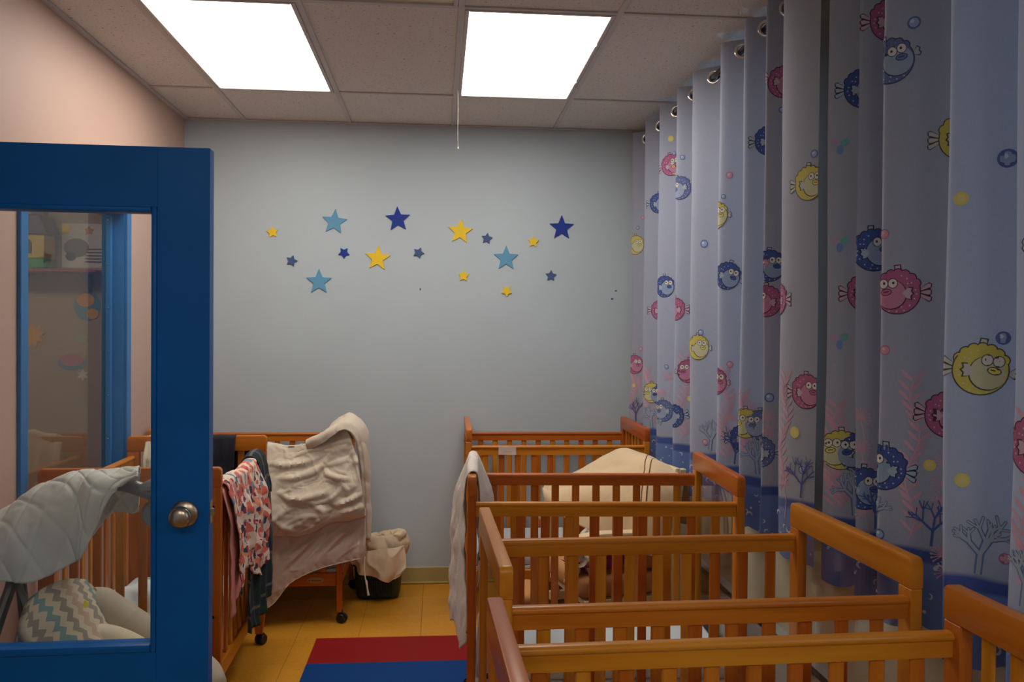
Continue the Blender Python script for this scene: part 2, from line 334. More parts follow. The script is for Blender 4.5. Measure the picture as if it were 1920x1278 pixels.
# ------------------------------------------------------------------ room shell
XL, XR, YB, YF, H = -1.487, 1.345, 5.104, -3.6, 2.742
floor = structure(MB().box(XL-1.6, XR+.1, YF-.1, YB+.1, -.1, -.003).build('floor', MAT['slab']))
tm = MB().box(-.1518,.1518,-.1518,.1518,-.003,0).mesh('tile', MAT['floor'], bevel=.0012, smooth=0)
for i in range(10):
    for j in range(12):
        x = XL+.1525+.305*i-.12; y = YB-.1525-.305*j+.03
        if XL-.02 < x-.0 < XR+.1: link('tile', tm, floor, (x, y, 0))
ceiling = structure(MB().box(XL-.1, XR+.1, YF-.1, YB+.1, H+.03, H+.1).build('ceiling', MAT['ceil']))
G0 = -1.1433; gx = [G0-.61, G0, G0+.61, G0+1.22, G0+1.83, G0+2.44, G0+3.05]; gy = [YB+.57, 4.45, 3.23, 2.01, .79, -.43, -1.65, -2.87, -4.09]
LIGHTS = {(1,1):1, (3,1):1, (2,2):0, (1,5):1, (3,5):1}  # last two cells: unseen panels added to brighten the foreground
for i in range(6):
    for j in range(8):
        x0, x1 = max(gx[i], XL), min(gx[i+1], XR); y1, y0 = min(gy[j], YB), max(gy[j+1], YF)
        if x1-x0 < .03 or y1-y0 < .03: continue
        if (i, j) in LIGHTS: continue
        link('ceiling_tile', MB().box(x0+.004, x1-.004, y0+.004, y1-.004, H+.006, H+.02).mesh('ceiling_tile', MAT['ceil'], smooth=0), ceiling)
for x in gx:
    if XL < x < XR: MB().box(x-.012, x+.012, YF, YB, H-.001, H+.006).build('ceiling_bar', MAT['ceiling_bar'], ceiling, bevel=.001)
for j, y in enumerate(gy):
    if YF < y < YB: MB().box(XL, XR, y-.010, y+.010, H-.0005, H+.0055).build('ceiling_bar', MAT['ceiling_bar'], ceiling, bevel=.001)
for a in ((XL, XL+.022, YF, YB), (XL+.022, XR, YB-.014, YB)): MB().box(*a, H-.004, H+.004).build('wall_angle', MAT['ceiling_bar'], ceiling)
structure(MB().box(XL-.1, XR+.1, YB, YB+.1, -.1, H+.03).build('wall_back', MAT['wall_blue']))
WY0, WY1, WZ0, WZ1 = 3.185, 4.165, .80, 2.075     # interior window opening
wl = MB()
for a in ((1.36, 2.275, 2.02, H+.03), (2.275, WY0, -.1, H+.03), (WY0, WY1, -.1, WZ0), (WY0, WY1, WZ1, H+.03), (WY1, YB, -.1, H+.03)):
    wl.box(XL-.1, XL, *a)
structure(wl.build('wall_left', MAT['wall_pink'], smooth=0))
structure(MB().box(XL-.1, XL, YF, 1.36, -.1, H+.03).build('wall_left', MAT['wall_blue'], smooth=0))
wr = MB()
for a in ((YF, .45, -.1, H+.03), (.45, 2.1, -.1, .98), (.45, 2.1, 2.52, H+.03), (2.1, 3.0, -.1, H+.03), (3.0, 4.75, -.1, .98), (3.0, 4.75, 2.52, H+.03), (4.75, YB, -.1, H+.03)):
    wr.box(XR, XR+.1, *a)
structure(wr.build('wall_right', MAT['wall_cream'], smooth=0))
structure(MB().box(XL-1.6, XR+.1, YF-.1, YF, -.1, H+.03).build('wall_front', MAT['wall_blue']))
for name, a in (('baseboard_back', (XL, XR, YB-.008, YB)), ('baseboard_left', (XL, XL+.008, 2.4, YB-.008))):
    b = structure(MB().box(*a, 0, .10).build(name, MAT['base_tan'], bevel=.003))
    aa = list(a)
    if name.endswith('back'): aa[2] -= .012
    else: aa[1] += .012
    MB().box(*aa, 0, .014).build('baseboard_toe', MAT['base_tan'], b, bevel=.006, seg=2)
# far room behind the interior window
fr = sempty('far_room')
X2 = -3.3
for nm, a in (('far_wall', (X2-.1, X2, YF, YB+.1, -.1, H)), ('far_wall', (X2, XL-.1, YB, YB+.1, -.1, H)), ('far_ceiling', (X2-.1, XL-.1, YF, YB+.1, H, H+.1))):
    MB().box(*a).build(nm, MAT['room_brown'], fr)
MB().box(X2-.1, XL-1.6, YF, YB+.1, -.1, 0).build('far_floor', MAT['slab'], fr)
# outside windows behind the curtains
for k, (y0, y1) in enumerate(((3.0, 4.75), (.45, 2.1))):
    wo = sempty('window_%d' % (k+2))
    f = MB()
    for a in ((y0, y1, .98, 1.03), (y0, y1, 2.47, 2.52), (y0, y0+.05, 1.03, 2.47), (y1-.05, y1, 1.03, 2.47), ((y0+y1)/2-.025, (y0+y1)/2+.025, 1.03, 2.47)): f.box(XR+.02, XR+.07, *a)
    f.build('window_frame', MAT['white_paint'], wo)
    ym = (y0+y1)/2
    for a in ((y0+.05, ym-.025), (ym+.025, y1-.05)): MB().box(XR+.042, XR+.048, *a, 1.03, 2.47).build('pane', MAT['out_glass'], wo)
    MB().box(XR-.02, XR+.02, y0-.03, y1+.03, .95, .98).build('window_sill', MAT['white_paint'], wo, bevel=.004)
# interior window on the left wall
wi = sempty('window_1')
f = MB()
for a in ((WY0-.05, WY0+.005, WZ0-.05, WZ1+.05), (WY1-.005, WY1+.05, WZ0-.05, WZ1+.05), (WY0, WY1, WZ0-.05, WZ0+.005), (WY0, WY1, WZ1-.005, WZ1+.05)): f.box(XL-.0, XL+.014, *a)
f.build('window_casing', MAT['frame_blue'], wi, bevel=.002)
f = MB()
for a in ((WY0, WY0+.012, WZ0, WZ1), (WY1-.012, WY1, WZ0, WZ1), (WY0, WY1, WZ0, WZ0+.012), (WY0, WY1, WZ1-.012, WZ1)): f.box(XL-.1, XL, *a)
f.build('window_reveal', MAT['frame_blue'], wi)
f = MB()
for a in ((WY0+.012, WY0+.034, WZ0, WZ1), (WY1-.034, WY1-.012, WZ0, WZ1), (WY0, WY1, WZ0+.012, WZ0+.034), (WY0, WY1, WZ1-.034, WZ1-.012)): f.box(XL-.075, XL-.05, *a)
f.build('glazing_bead', MAT['frame_blue'], wi, bevel=.003)
MB().box(XL-.082, XL-.076, WY0+.012, WY1-.012, WZ0+.012, WZ1-.012).build('pane', MAT['win_glass'], wi)
for k in range(6):
    MB().lathe([(.0045,0),(.004,-.003),(.001,-.004)], (XL-.062, WY1-.034, 1.0+.205*k), 1, 8).build('screw', MAT['chrome'], wi)
# ceiling lights
def ceiling_light(i, j, on, label):
    x0, x1, y1, y0 = gx[i]+.014, gx[i+1]-.014, gy[j]-.012, gy[j+1]+.012
    t = thing('ceiling_light', label, 'light', ((x0+x1)/2, (y0+y1)/2, H))
    hx, hy = (x1-x0)/2, (y1-y0)/2
    fm = MB()
    for a in ((-hx, -hx+.017, -hy, hy), (hx-.017, hx, -hy, hy), (-hx+.017, hx-.017, -hy, -hy+.015), (-hx+.017, hx-.017, hy-.015, hy)): fm.box(*a, -.004, .025)
    fm.build('light_frame', MAT['ceiling_bar'], t, bevel=.002)
    d = MB().box(-hx+.017, hx-.017, -hy+.015, hy-.015, .004, .008).build('diffuser', MAT['lamp'] if on else MAT['lamp_off'], t, smooth=0)
    for s in (-1, 1): MB().box(hx-.016, hx-.010, s*hy*.45-.012, s*hy*.45+.012, -.008, -.004).build('latch', MAT['chrome'], t)
ceiling_light(1, 1, 1, 'lit ceiling light panel next to the pink wall')
ceiling_light(3, 1, 1, 'lit ceiling light panel on the curtain side of the ceiling')
ceiling_light(2, 2, 0, 'unlit yellowish ceiling light panel between and in front of the lit ones')
ceiling_light(1, 5, 1, 'added out of view ceiling fill panel on the pink wall side')  # added fill behind the camera, lifts the dark foreground
ceiling_light(3, 5, 1, 'added out of view ceiling fill panel on the curtain side')  # second added fill panel, also unseen behind the camera
t = thing('hanging_thread', 'thin white thread dangling from the ceiling beside the curtain side light', 'thread', (.087, 4.3, H-.01))
MB().tube([(0,0,.005),(.001,0,-.1),(.0,0,-.2),(.002,.001,-.285)], .0009, 5).build('strand', MAT['thread'], t)
MB().lathe([(.001,.006),(.0035,.002),(.0035,-.006),(.001,-.009)], (.002,.001,-.288), 2, 8).build('thread_end', MAT['thread'], t)
# ------------------------------------------------------------------ the open door
DW, DH, DT = .885, 1.995, .044
dr = bpy.data.objects.new('door_1', None); COL.objects.link(dr); dr['kind'] = 'structure'
dr.location = (-1.487, 2.268, 0); dr.rotation_euler = (0,0,math.radians(1.6))
MB().box(0, .13, 0, DT, .01, DH).build('door_stile', MAT['door_blue'], dr, bevel=.0003)
MB().box(DW-.133, DW, 0, DT, .01, DH).build('door_stile', MAT['door_blue'], dr, bevel=.0008)
MB().box(.13, DW-.133, 0, DT, 1.838, DH).build('door_rail', MAT['door_blue'], dr, bevel=.0003)
MB().box(.13, DW-.133, 0, DT, .01, .672).build('door_rail', MAT['door_blue'], dr, bevel=.0003)
for a in ((.13, .144, .672, 1.838), (DW-.147, DW-.133, .672, 1.838), (.144, DW-.147, 1.824, 1.838), (.144, DW-.147, .672, .692)):
    MB().box(a[0], a[1], -.006, DT+.006, a[2], a[3]).build('glazing_bead', MAT['door_blue'], dr, bevel=.004, seg=2)
MB().box(.144, DW-.147, .019, .025, .692, 1.824).build('pane', MAT['door_glass'], dr)
kx, kz = DW-.061, 1.034
for s in (-1, 1):
    y = 0 if s < 0 else DT
    kn = MB().lathe([(.001,0),(.036,0),(.036,.004),(.031,.009),(.016,.012),(.013,.022),(.017,.028),(.026,.034),(.0285,.044),(.027,.054),(.020,.060),(.008,.0625),(.001,.063)], (0,0,0), 1, 32)
    kn.v = [(x+kx, y+s*yy, z+kz) for x, yy, z in kn.v]
    kn.build('door_knob', MAT['steel'], dr, smooth=50)
MB().box(DW-.0005, DW+.0012, .009, DT-.009, kz-.03, kz+.03).build('latch_plate', MAT['steel'], dr)
MB().prism([(DW,DT*.3),(DW+.011,DT*.35),(DW+.004,DT*.68),(DW,DT*.68)], 2, kz-.009, kz+.009).build('latch_bolt', MAT['steel'], dr)
for z in (.25, 1.0, 1.75): MB().tube([(-.004,-.002,z-.045),(-.004,-.002,z+.045)], .006, 8).build('door_hinge', MAT['steel'], dr)
# ------------------------------------------------------------------ mat
t = thing('play_mat', 'thin red and blue striped floor mat between the crib rows', 'mat', (-.10, 3.57, 0))
for k in range(4):
    y1 = .64-.32*k
    MB().box(-.49, .70, y1-.319, y1, 0, .005).build('mat_panel', MAT['red' if k % 2 == 0 else 'blue'], t, bevel=.003)['label'] = ('red' if k % 2 == 0 else 'blue')+' mat panel'
# ------------------------------------------------------------------ cribs
CL, CW = .975, .64
_mesh = {}
def cached(key, fn):
    if key not in _mesh: _mesh[key] = fn()
    return _mesh[key]
def arc(cx, cy, r, a0, a1, n=5): return [(cx+r*math.cos(math.radians(a0+(a1-a0)*i/n)), cy+r*math.sin(math.radians(a0+(a1-a0)*i/n))) for i in range(n+1)]
def crib(label, loc, deg, ends=('slat','slat'), logo=False):
    t = thing('baby_crib', label, 'crib', loc, math.radians(deg), 'wooden baby cribs')
    hw, hl = CW/2, CL/2
    RZ0, RZ1 = .868, .918
    for sx, kind in zip((-1, 1), ends):
        x = sx*(hl-.0145)
        def toprail():
            p = arc(hw-.016, 1.01-.016, .016, 0, 90)+arc(-hw+.016, 1.01-.016, .016, 90, 180)+[(-hw, .938), (hw, .938)]
            return MB().prism(p, 0, -.0155, .0155).mesh('end_top_rail', WY, bevel=.004, seg=2)
        link('end_top_rail', cached('etr', toprail), t, (x, 0, 0))
        for sy in (-1, 1):
            def post():
                p = [(-.028,.938),(.028,.938),(.028,.20),(.022,.055),(-.013,.055),(-.028,.20)]
                return MB().prism([(a*1, z) for a, z in p], 0, -.014, .014).mesh('post', WZ, bevel=.003)
            o = link('post', cached('post', post), t, (x, sy*(hw-.028), 0)); o.scale = (1, -sy, 1)
            for z in (.865, .457, .255):
                link('bolt', cached('bolt', lambda: MB().lathe([(.001,-.0015),(.0055,-.0015),(.0062,0),(.0055,.0015),(.001,.0015)], (0,0,0), 0, 12).mesh('bolt', MAT['bolt'])), t, (sx*(hl+.0002), sy*(hw-.028), z))
            def caster():
                return MB().lathe([(.002,-.02),(.0225,-.02),(.0245,-.017),(.0245,-.004),(.02,-.002),(.02,.002),(.0245,.004),(.0245,.017),(.0225,.02),(.002,.02)], (0,0,.0245), 1, 20).mesh('caster', MAT['black'])
            c = link('caster', cached('caster', caster), t, (x+.012*sx, sy*(hw-.026), 0)); c.rotation_euler.z = .5*sx*sy
            def hood():
                b = MB().prism(arc(0, .0265, .0285, 10, 200, 10), 1, -.0065, .0065); b.lathe([(.005,.02),(.005,.07)], (0,0,0), 2, 8); return b.mesh('caster_hood', MAT['black'])
            link('caster_hood', cached('hood', hood), c, (0,0,0))
        link('end_bottom_rail', cached('ebr', lambda: MB().box(-.011,.011,-hw+.056,hw-.056,.195,.262).mesh('end_bottom_rail', WY, bevel=.003)), t, (x,0,0))
        if kind == 'slat':
            for k in range(6):
                y = -hw+.056+(k+1)*(CW-.112+.031)/7-.0155-.0
                link('end_slat', cached('es', lambda: MB().box(-.006,.006,-.0155,.0155,.262,.938).mesh('end_slat', WZ, bevel=.003)), t, (x,y,0))
        else:
            link('clear_panel', cached('acr', lambda: MB().box(-.003,.003,-hw+.054,hw-.054,.262,.925).mesh('clear_panel', MAT['acrylic'], smooth=0)), t, (x,0,0))['label'] = 'clear acrylic end panel'
    for sy in (-1, 1):
        y = sy*(hw-.022)
        def rail():
            p = [(-.011,RZ0),(.011,RZ0),(.011,RZ1-.017),(.0155,RZ1-.014),(.0165,RZ1-.008),(.0135,RZ1-.002),(.007,RZ1),(-.007,RZ1),(-.0135,RZ1-.002),(-.0165,RZ1-.008),(-.0155,RZ1-.014),(-.011,RZ1-.017)]
            return MB().prism(p, 0, -hl+.029, hl-.029).mesh('side_top_rail', WX, smooth=50)
        link('side_top_rail', cached('str', rail), t, (0,y,0))
        link('side_bottom_rail', cached('sbr', lambda: MB().box(-hl+.029, hl-.029, -.011, .011, .195, .262).mesh('side_bottom_rail', WX, bevel=.003)), t, (0,y,0))
        for k in range(10):
            x = -hl+.029+(k+1)*(CL-.058+.031)/11-.0155
            link('side_slat', cached('ss', lambda: MB().box(-.0155,.0155,-.006,.006,.262,.868).mesh('side_slat', WZ, bevel=.003)), t, (x,y,0))
    link('mattress_board', cached('mb', lambda: MB().box(-hl+.03, hl-.03, -hw+.036, hw-.036, .262, .276).mesh('mattress_board', MAT['white_paint'])), t)
    if logo:
        p = link('logo_plate', MB().prism([(.044*math.cos(a*PI/12), .228+.0155*math.sin(a*PI/12)) for a in range(24)], 1, -hw+.0045, -hw+.009).mesh('logo_plate', MAT['plate'], bevel=.0015), t, (.352,.002,0))
        p['label'] = 'oval gold logo plate with a red dot and dark lettering'
        ribbon([(-.022+i*.0025, .226+.003*math.sin(i*1.9)) for i in range(22)], .0028, -hw+.0042, 'logo_lettering', MAT['ink'], p)
        ribbon([(-.034,.226),(-.028,.2262)], .007, -hw+.0042, 'logo_dot', MAT['red_ink'], p)
    return t
def ribbon(pts, wd, y, name, mat, parent, off=(0,0)):
    vs = []; 
    for i, (x, z) in enumerate(pts):
        a, b = pts[max(i-1,0)], pts[min(i+1,len(pts)-1)]; dx, dz = b[0]-a[0], b[1]-a[1]; l = math.hypot(dx,dz) or 1
        vs += [(x-dz/l*wd/2+off[0], y, z+dx/l*wd/2+off[1]), (x+dz/l*wd/2+off[0], y, z-dx/l*wd/2+off[1])]
    return MB().add(vs, [(2*i,2*i+1,2*i+3,2*i+2) for i in range(len(pts)-1)]).build(name, mat, parent, smooth=0)
CRIBS = [
 ('A', 'wooden crib with slatted ends against the blue wall beside the curtain', (.637,4.738,0), -.6, ('slat','slat'), False),
 ('B', 'wooden crib with a white muslin cloth over its end and clear end panels', (.607,3.235,.005), -3.0, ('clear','clear'), False),
 ('C', 'clear ended wooden crib second nearest in the curtain side row', (.615,2.155,0), 1.3, ('clear','clear'), False),
 ('D', 'nearest wooden crib in the curtain row, its scuffed curtain side end slatted', (.592,1.327,0), 1.6, ('clear','slat'), False),
 ('E', 'wooden crib against the blue wall under the cream duvet', (-.978,4.738,0), 0, ('slat','slat'), True),
 ('G', 'wooden crib along the pink wall with clothes over its side rail', (-1.128,3.672,0), 91.5, ('slat','slat'), False)]
SH = {'A':'pale mattress in the crib by the blue wall and curtain', 'B':'pale mattress in the crib with the white muslin cloth', 'C':'pale mattress in the second nearest curtain side crib',
      'D':'pale mattress in the nearest curtain side crib', 'E':'pale mattress in the crib under the cream duvet', 'G':'pale blue sheeted mattress in the crib by the pink wall'}
for k, lb, loc, deg, ends, lg in CRIBS:
    crib(lb, loc, deg, ends, lg)
    m = thing('crib_mattress', SH[k], 'mattress', (loc[0], loc[1], loc[2]+.2765), math.radians(deg), 'crib mattresses')
    link('mattress', cached('mat1', lambda: MB().box(-CL/2+.035, CL/2-.035, -CW/2+.04, CW/2-.04, 0, .075).mesh('mattress', MAT['sheet'], bevel=.02, seg=3)), m)
# rumpled sheet in the pink wall crib
P, uv = surf([[(-.26,-.42,.03),(-.1,-.42,.06),(.06,-.42,.04),(.2,-.42,.02)],[(-.26,-.3,.05),(-.1,-.28,.16),(.06,-.3,.13),(.22,-.3,.06)],[(-.25,-.15,.02),(-.1,-.12,.09),(.06,-.12,.14),(.22,-.14,.05)],[(-.24,.02,.0),(-.1,.02,.01),(.05,.02,.03),(.2,.02,.0)]], 40, 40, lambda u,v,p: .02*fbm((p.x,p.y,0), 14))
o = MB().grid([[(p.x, p.y, max(p.z,.004)) for p in r] for r in P], uv).build('crib_sheet', MAT['sheet'], recalc=False); o.location = (-1.11,3.70,.353); solid(o, .004, 1)
tag(o, 'pale blue rumpled sheet in the crib by the pink wall', 'sheet')
# paper name label on crib A
t = thing('paper_label', 'small white paper label with faint handwriting taped to a crib rail', 'label', (.361,4.4215,.893))
P = MB(); P.add([(-.046,0,.021),(.046,0,.020),(.046,-.001,-.002),(.047,-.004,-.022),(-.047,-.002,-.020),(-.046,-.001,0)], [(0,1,2,5),(5,2,3,4)])
solid(P.build('label_paper', MAT['paper'], t, smooth=0), .0006)
ribbon([(-.02+i*.0022, -.004+.004*math.sin(i*2.2)*(1 if i < 8 else .6)) for i in range(20)], .0016, -.0042, 'handwriting', MAT['grey_ink'], t)
# ------------------------------------------------------------------ wall stars and marks
def star(label, x, z, R, inner, rot, mat, group):
    p = []
    for k in range(10):
        a = PI/2-math.radians(rot)-k*PI/5; r = R if k % 2 == 0 else R*inner
        p.append((x+r*math.cos(a), z+r*math.sin(a)))
    o = MB().prism(p, 1, -.007, 0).build('wall_star', MAT[mat], bevel=.001, smooth=0); o.location = (0, YB-.0005, 0)
    # centre the origin
    me = o.data
    for v in me.vertices: v.co.x -= x; v.co.z -= z
    o.location = (x, YB-.0005, z); tag(o, label, 'star', group)
B_, S_ = (.078,.44), (.036,.52)
for lb, x, z, (R, inn), rot, c in (
 ('small yellow foam star at the far pink wall end of the wall', -.981,2.09,S_,-8,'star_yellow'),
 ('large light blue foam star above the small royal blue star', -.622,2.157,B_,5,'star_light'),
 ('large royal blue foam star nearer the pink wall, highest of all', -.249,2.18,B_,-3,'star_royal'),
 ('large yellow foam star beside a small slate star, higher of two', .123,2.113,B_,4,'star_yellow'),
 ('small slate blue foam star between large yellow and light blue stars', .283,2.075,S_,8,'star_slate'),
 ('small yellow foam star between light blue and royal blue large stars', .564,2.06,S_,3,'star_yellow'),
 ('large royal blue foam star nearest the curtain', .736,2.147,B_,0,'star_royal'),
 ('small slate blue foam star nearest the pink wall', -.869,1.923,S_,16,'star_slate'),
 ('small royal blue foam star pointing down, the only small royal one', -.565,1.975,S_,180,'star_royal'),
 ('large yellow foam star lower of the two large yellow ones', -.367,1.946,B_,4,'star_yellow'),
 ('small slate blue foam star tilted beside the lower large yellow star', -.125,1.982,S_,167,'star_slate'),
 ('large light blue foam star nearest the curtain', .40,1.958,B_,0,'star_light'),
 ('large light blue foam star lowest, toward the pink wall', -.71,1.802,B_,0,'star_light'),
 ('small yellow foam star under the large light blue and yellow ones', .144,1.848,S_,3,'star_yellow'),
 ('small yellow foam star pointing down, lowest of all', .405,1.759,S_,180,'star_yellow'),
 ('small slate blue foam star nearest the curtain', .673,1.856,S_,3,'star_slate')): star(lb, x, z, R, inn, rot, c, 'foam stars on the blue wall')
for lb, x, z, sx, sz in (('tiny blue putty speck alone under the stars', -.114,1.765,.004,.008), ('tiny blue putty speck near the curtain, upper one', 1.074,1.77,.008,.005), ('tiny blue putty speck near the curtain, lower one', 1.051,1.721,.008,.006)):
    o = MB().lathe([(.0005,-.003),(.7,-.002),(1,0)], (0,0,0), 1, 10); o.v = [(a*sx, b, c*sz) for a, b, c in o.v]
    o = o.build('putty_speck', MAT['putty']); o.location = (x, YB-.0004, z); tag(o, lb, 'putty', 'putty specks on the blue wall')
# ------------------------------------------------------------------ curtains
XT, AMP = 1.15, .07
def plan(tips, end):
    pts = []; n = 28
    for a, b in zip(tips[:-1], tips[1:]):
        for i in range(n):
            t = i/n; ph = 2*PI*t; pts.append((XT+AMP*(1-math.cos(ph)), a+(b-a)*t+.012*math.sin(ph)))
    a = tips[-1]
    for i in range(n//2+1):
        t = i/(n//2); ph = PI*t*.5; pts.append((XT+(end[0]-XT)*(1-math.cos(ph)), a+(end[1]-a)*t))
    return pts
RODX, RODZ, CTOP, CBOT = 1.22, 2.667, 2.712, .768
class Curtain:
    def __init__(s, tips, end):
        s.P = plan(tips, end); s.S = [0]
        for a, b in zip(s.P, s.P[1:]): s.S.append(s.S[-1]+math.dist(a, b))
        s.len = s.S[-1]; s.k = 0
    def at(s, q, z, off=0):
        q = min(max(q, 0), s.len-1e-5); S = s.S
        lo, hi = 0, len(S)-1
        while hi-lo > 1:
            m = (lo+hi)//2
            if S[m] <= q: lo = m
            else: hi = m
        a, b = s.P[lo], s.P[hi]; t = (q-S[lo])/(S[hi]-S[lo]); dx, dy = b[0]-a[0], b[1]-a[1]; l = math.hypot(dx, dy)
        dn = (CTOP-z)/(CTOP-CBOT)
        x = a[0]+dx*t+.004*math.sin(z*5+q*9)*dn; y = a[1]+dy*t+.006*math.sin(z*3.1+q*4)*dn
        return (x+dy/l*off, y-dx/l*off, z)
    def build(s, name, label):
        t = thing(name, label, 'curtain', (RODX, sum(p[1] for p in s.P)/len(s.P), CTOP), 0, 'fish print curtains')
        org = t.location
        ns = int(s.len/.0075); zs = [CTOP-.004*i for i in range(22)]+[CTOP-.088-(CTOP-.088-CBOT-.05)*i/46 for i in range(1, 47)]+[CBOT+.05-.0125*i for i in range(1, 5)]
        rows, uvs = [], []
        for z in zs:
            r, u = [], []
            for i in range(ns+1):
                q = s.len*i/ns; zz = z
                if z < CBOT+.051:
                    sc_ = .018*abs(math.sin(q*PI/.11)); zz = CBOT+.05-(CBOT+.05-z)*(1-(.018-sc_)/.05*1.0) 
                r.append(s.at(q, zz)); u.append((q, zz))
            rows.append(r); uvs.append(u)
        # grommets where the cloth crosses the rod line
        g = []
        for i, (a, b) in enumerate(zip(s.P, s.P[1:])):
            if (a[0]-RODX)*(b[0]-RODX) <= 0 and a[0] != b[0]: 
                q = s.S[i]+(RODX-a[0])/(b[0]-a[0])*(s.S[i+1]-s.S[i])
                if not g or q-g[-1] > .03: g.append(q)
        mb = MB().grid(rows, uvs)
        nc = ns+1; keep = []
        for f in mb.f:
            j = f[0] % nc; i = f[0]//nc; q = s.len*(j+.5)/ns; z = (zs[i]+zs[min(i+1,len(zs)-1)])/2
            if z > CTOP-.088 and any((q-gq)**2+(z-RODZ)**2 < .0235**2 for gq in g): continue
            keep.append(f)
        mb.f = keep; mb.v = [(x-org[0], y-org[1], z-0) for x, y, z in mb.v]
        o = mb.build('curtain_panel', MAT['curtain'], t, recalc=False, smooth=80); o.location = (0, 0, -CTOP)
        for q in g:
            rg = MB(); vs = []
            for k in range(28):
                a = 2*PI*k/28
                for m in range(8):
                    b = 2*PI*m/8; rr = .0265+.0065*math.cos(b)
                    p = s.at(q+rr*math.cos(a), RODZ+rr*math.sin(a), .0025*math.sin(b)); vs.append((p[0]-org[0], p[1]-org[1], p[2]-CTOP))
            rg.add(vs, [(k*8+m, k*8+(m+1)%8, ((k+1)%28)*8+(m+1)%8, ((k+1)%28)*8+m) for k in range(28) for m in range(8)])
            rg.build('grommet', MAT['chrome'], t, smooth=60)
        s.root, s.org = t, org
        return t
    # flat print: coloured cloth shapes laid on the folded surface
    def start(s): s.mb = MB(); s.cols = []; s.item = 0.0
    def next(s): s.item += .000018; s.k = s.item
    def poly(s, pts, col):
        s.k += .000012; off = .0007+s.k
        tris = tessellate_polygon([[Vector((a, b, 0)) for a, b in pts]]) if len(pts) > 3 else [(0,1,2)]
        step = .009
        for tr in tris:
            T = [pts[i] for i in tr]; lo = min(p[0] for p in T); hi = max(p[0] for p in T)
            if hi < 0 or lo > s.len: continue
            k0, k1 = int(math.floor(lo/step)), int(math.floor(hi/step))
            for k in range(k0, k1+1):
                a, b = max(k*step, 0), min((k+1)*step, s.len)
                Q = T
                for lim, sg in ((a, 1), (b, -1)):
                    R_ = []
                    for i in range(len(Q)):
                        p, r = Q[i], Q[(i+1) % len(Q)]; dp, dr_ = sg*(p[0]-lim), sg*(r[0]-lim)
                        if dp >= 0: R_.append(p)
                        if (dp > 0) != (dr_ > 0) and dp != dr_:
                            t = dp/(dp-dr_); R_.append((p[0]+(r[0]-p[0])*t, p[1]+(r[1]-p[1])*t))
                    Q = R_
                    if len(Q) < 3: break
                if len(Q) < 3: continue
                vs = []
                for p in Q:
                    x, y, z = s.at(p[0], p[1], off); vs.append((x-s.org[0], y-s.org[1], z-CTOP))
                s.mb.add(vs, [tuple(range(len(vs)))]); s.cols += [c4(col)]*len(vs)
    def ell(s, a, b, ra, rb, col, rot=0, n=18, a0=0, a1=360):
        cr_, sr = math.cos(rot), math.sin(rot); pts = []
        for k in range(n if a1-a0 >= 360 else n+1):
            t = math.radians(a0+(a1-a0)*k/n); u, v = ra*math.cos(t), rb*math.sin(t); pts.append((a+u*cr_-v*sr, b+u*sr+v*cr_))
        s.poly(pts, col)
    def line(s, pts, wd, col):
        for (a, b), (c, d) in zip(pts, pts[1:]):
            l = math.hypot(c-a, d-b) or 1; nx, ny = -(d-b)/l*wd/2, (c-a)/l*wd/2
            s.poly([(a-nx,b-ny),(c-nx,d-ny),(c+nx,d+ny),(a+nx,b+ny)], col)
    def fish(s, q, z, r, kind, flip=1, rot=0):
        s.next()
        back, belly, outl, fin = {'pink': ((.40,.11,.23),(.50,.21,.33),(.06,.02,.05),(.52,.38,.46)), 'blue': ((.045,.085,.29),(.25,.34,.50),(.02,.03,.08),(.36,.43,.54)), 'yellow': ((.58,.50,.10),(.55,.54,.34),(.07,.07,.06),(.50,.51,.50)), 'slate': ((.11,.15,.34),(.30,.37,.52),(.04,.05,.10),(.40,.45,.54))}[kind]
        c_, s_ = math.cos(rot), math.sin(rot)
        def T(a, b): a *= flip; return (q+r*(a*c_-b*s_), z+r*(a*s_+b*c_))
        def E(a, b, ra, rb, col, n=18, ro=0): 
            p = T(a, b); s.ell(p[0], p[1], r*ra, r*rb, col, rot+ro*flip, n)
        for k, col, g in ((0, outl, 1.0), (1, fin, .86)):     # tail fan and top fin
            h_ = 0 if k == 0 else .055
            for b0, b1, t0, t1 in ((-.10, .0, -.46, -.16), (-.05, .05, -.17, .16), (0, .10, .15, .46)):
                m0 = (t0+t1)/2; s.poly([T(*p) for p in ((.85, b0), (1.38-h_*.3, t0+h_), (1.50-h_, m0+(t0-m0)*.55), (1.52-h_, m0+(t1-m0)*.55), (1.38-h_*.3, t1-h_), (.85, b1))], col)
            for sg in (-1, 1): s.poly([T(*p) for p in ((-.95, -.06), (-1.25+h_*.3, sg*.26-h_*sg), (-1.36+h_, sg*.12), (-1.30+h_, .0), (-.95, .06))], col)
        for b0 in (-.17, .16): s.line([T(1.0, b0*.3), T(1.46, b0)], r*.05, outl)
        for k, col in ((0, outl), (1, fin)):
            h_ = .05*k; s.poly([T(*p) for p in ((-.1+h_, .9), (-.16+h_, 1.32-h_), (.16-h_, 1.34-h_), (.22-h_, .9))], col)
        for g, col in ((.05, outl), (0, back)):
            for k in range(7):
                a = math.radians(28+20*k); E(.92*math.cos(a), .92*math.sin(a), .2+g, .2+g, col, 12)
            E(0, 0, 1+g, 1+g, col, 30)
        E(-.26, -.1, .70, .72, outl, 24); E(-.29, -.08, .68, .69, belly, 24)
        for a, b in ((.62,.45),(.80,.12),(.55,-.62),(.30,-.86),(-.02,-.90),(.76,-.30),(.42,.66),(.18,.80),(.46,.22+.2),(.84,-.08),(-.35,-.88),(.20,-.68)): E(a, b, .042, .042, mulc(fin, 1.05), 6)
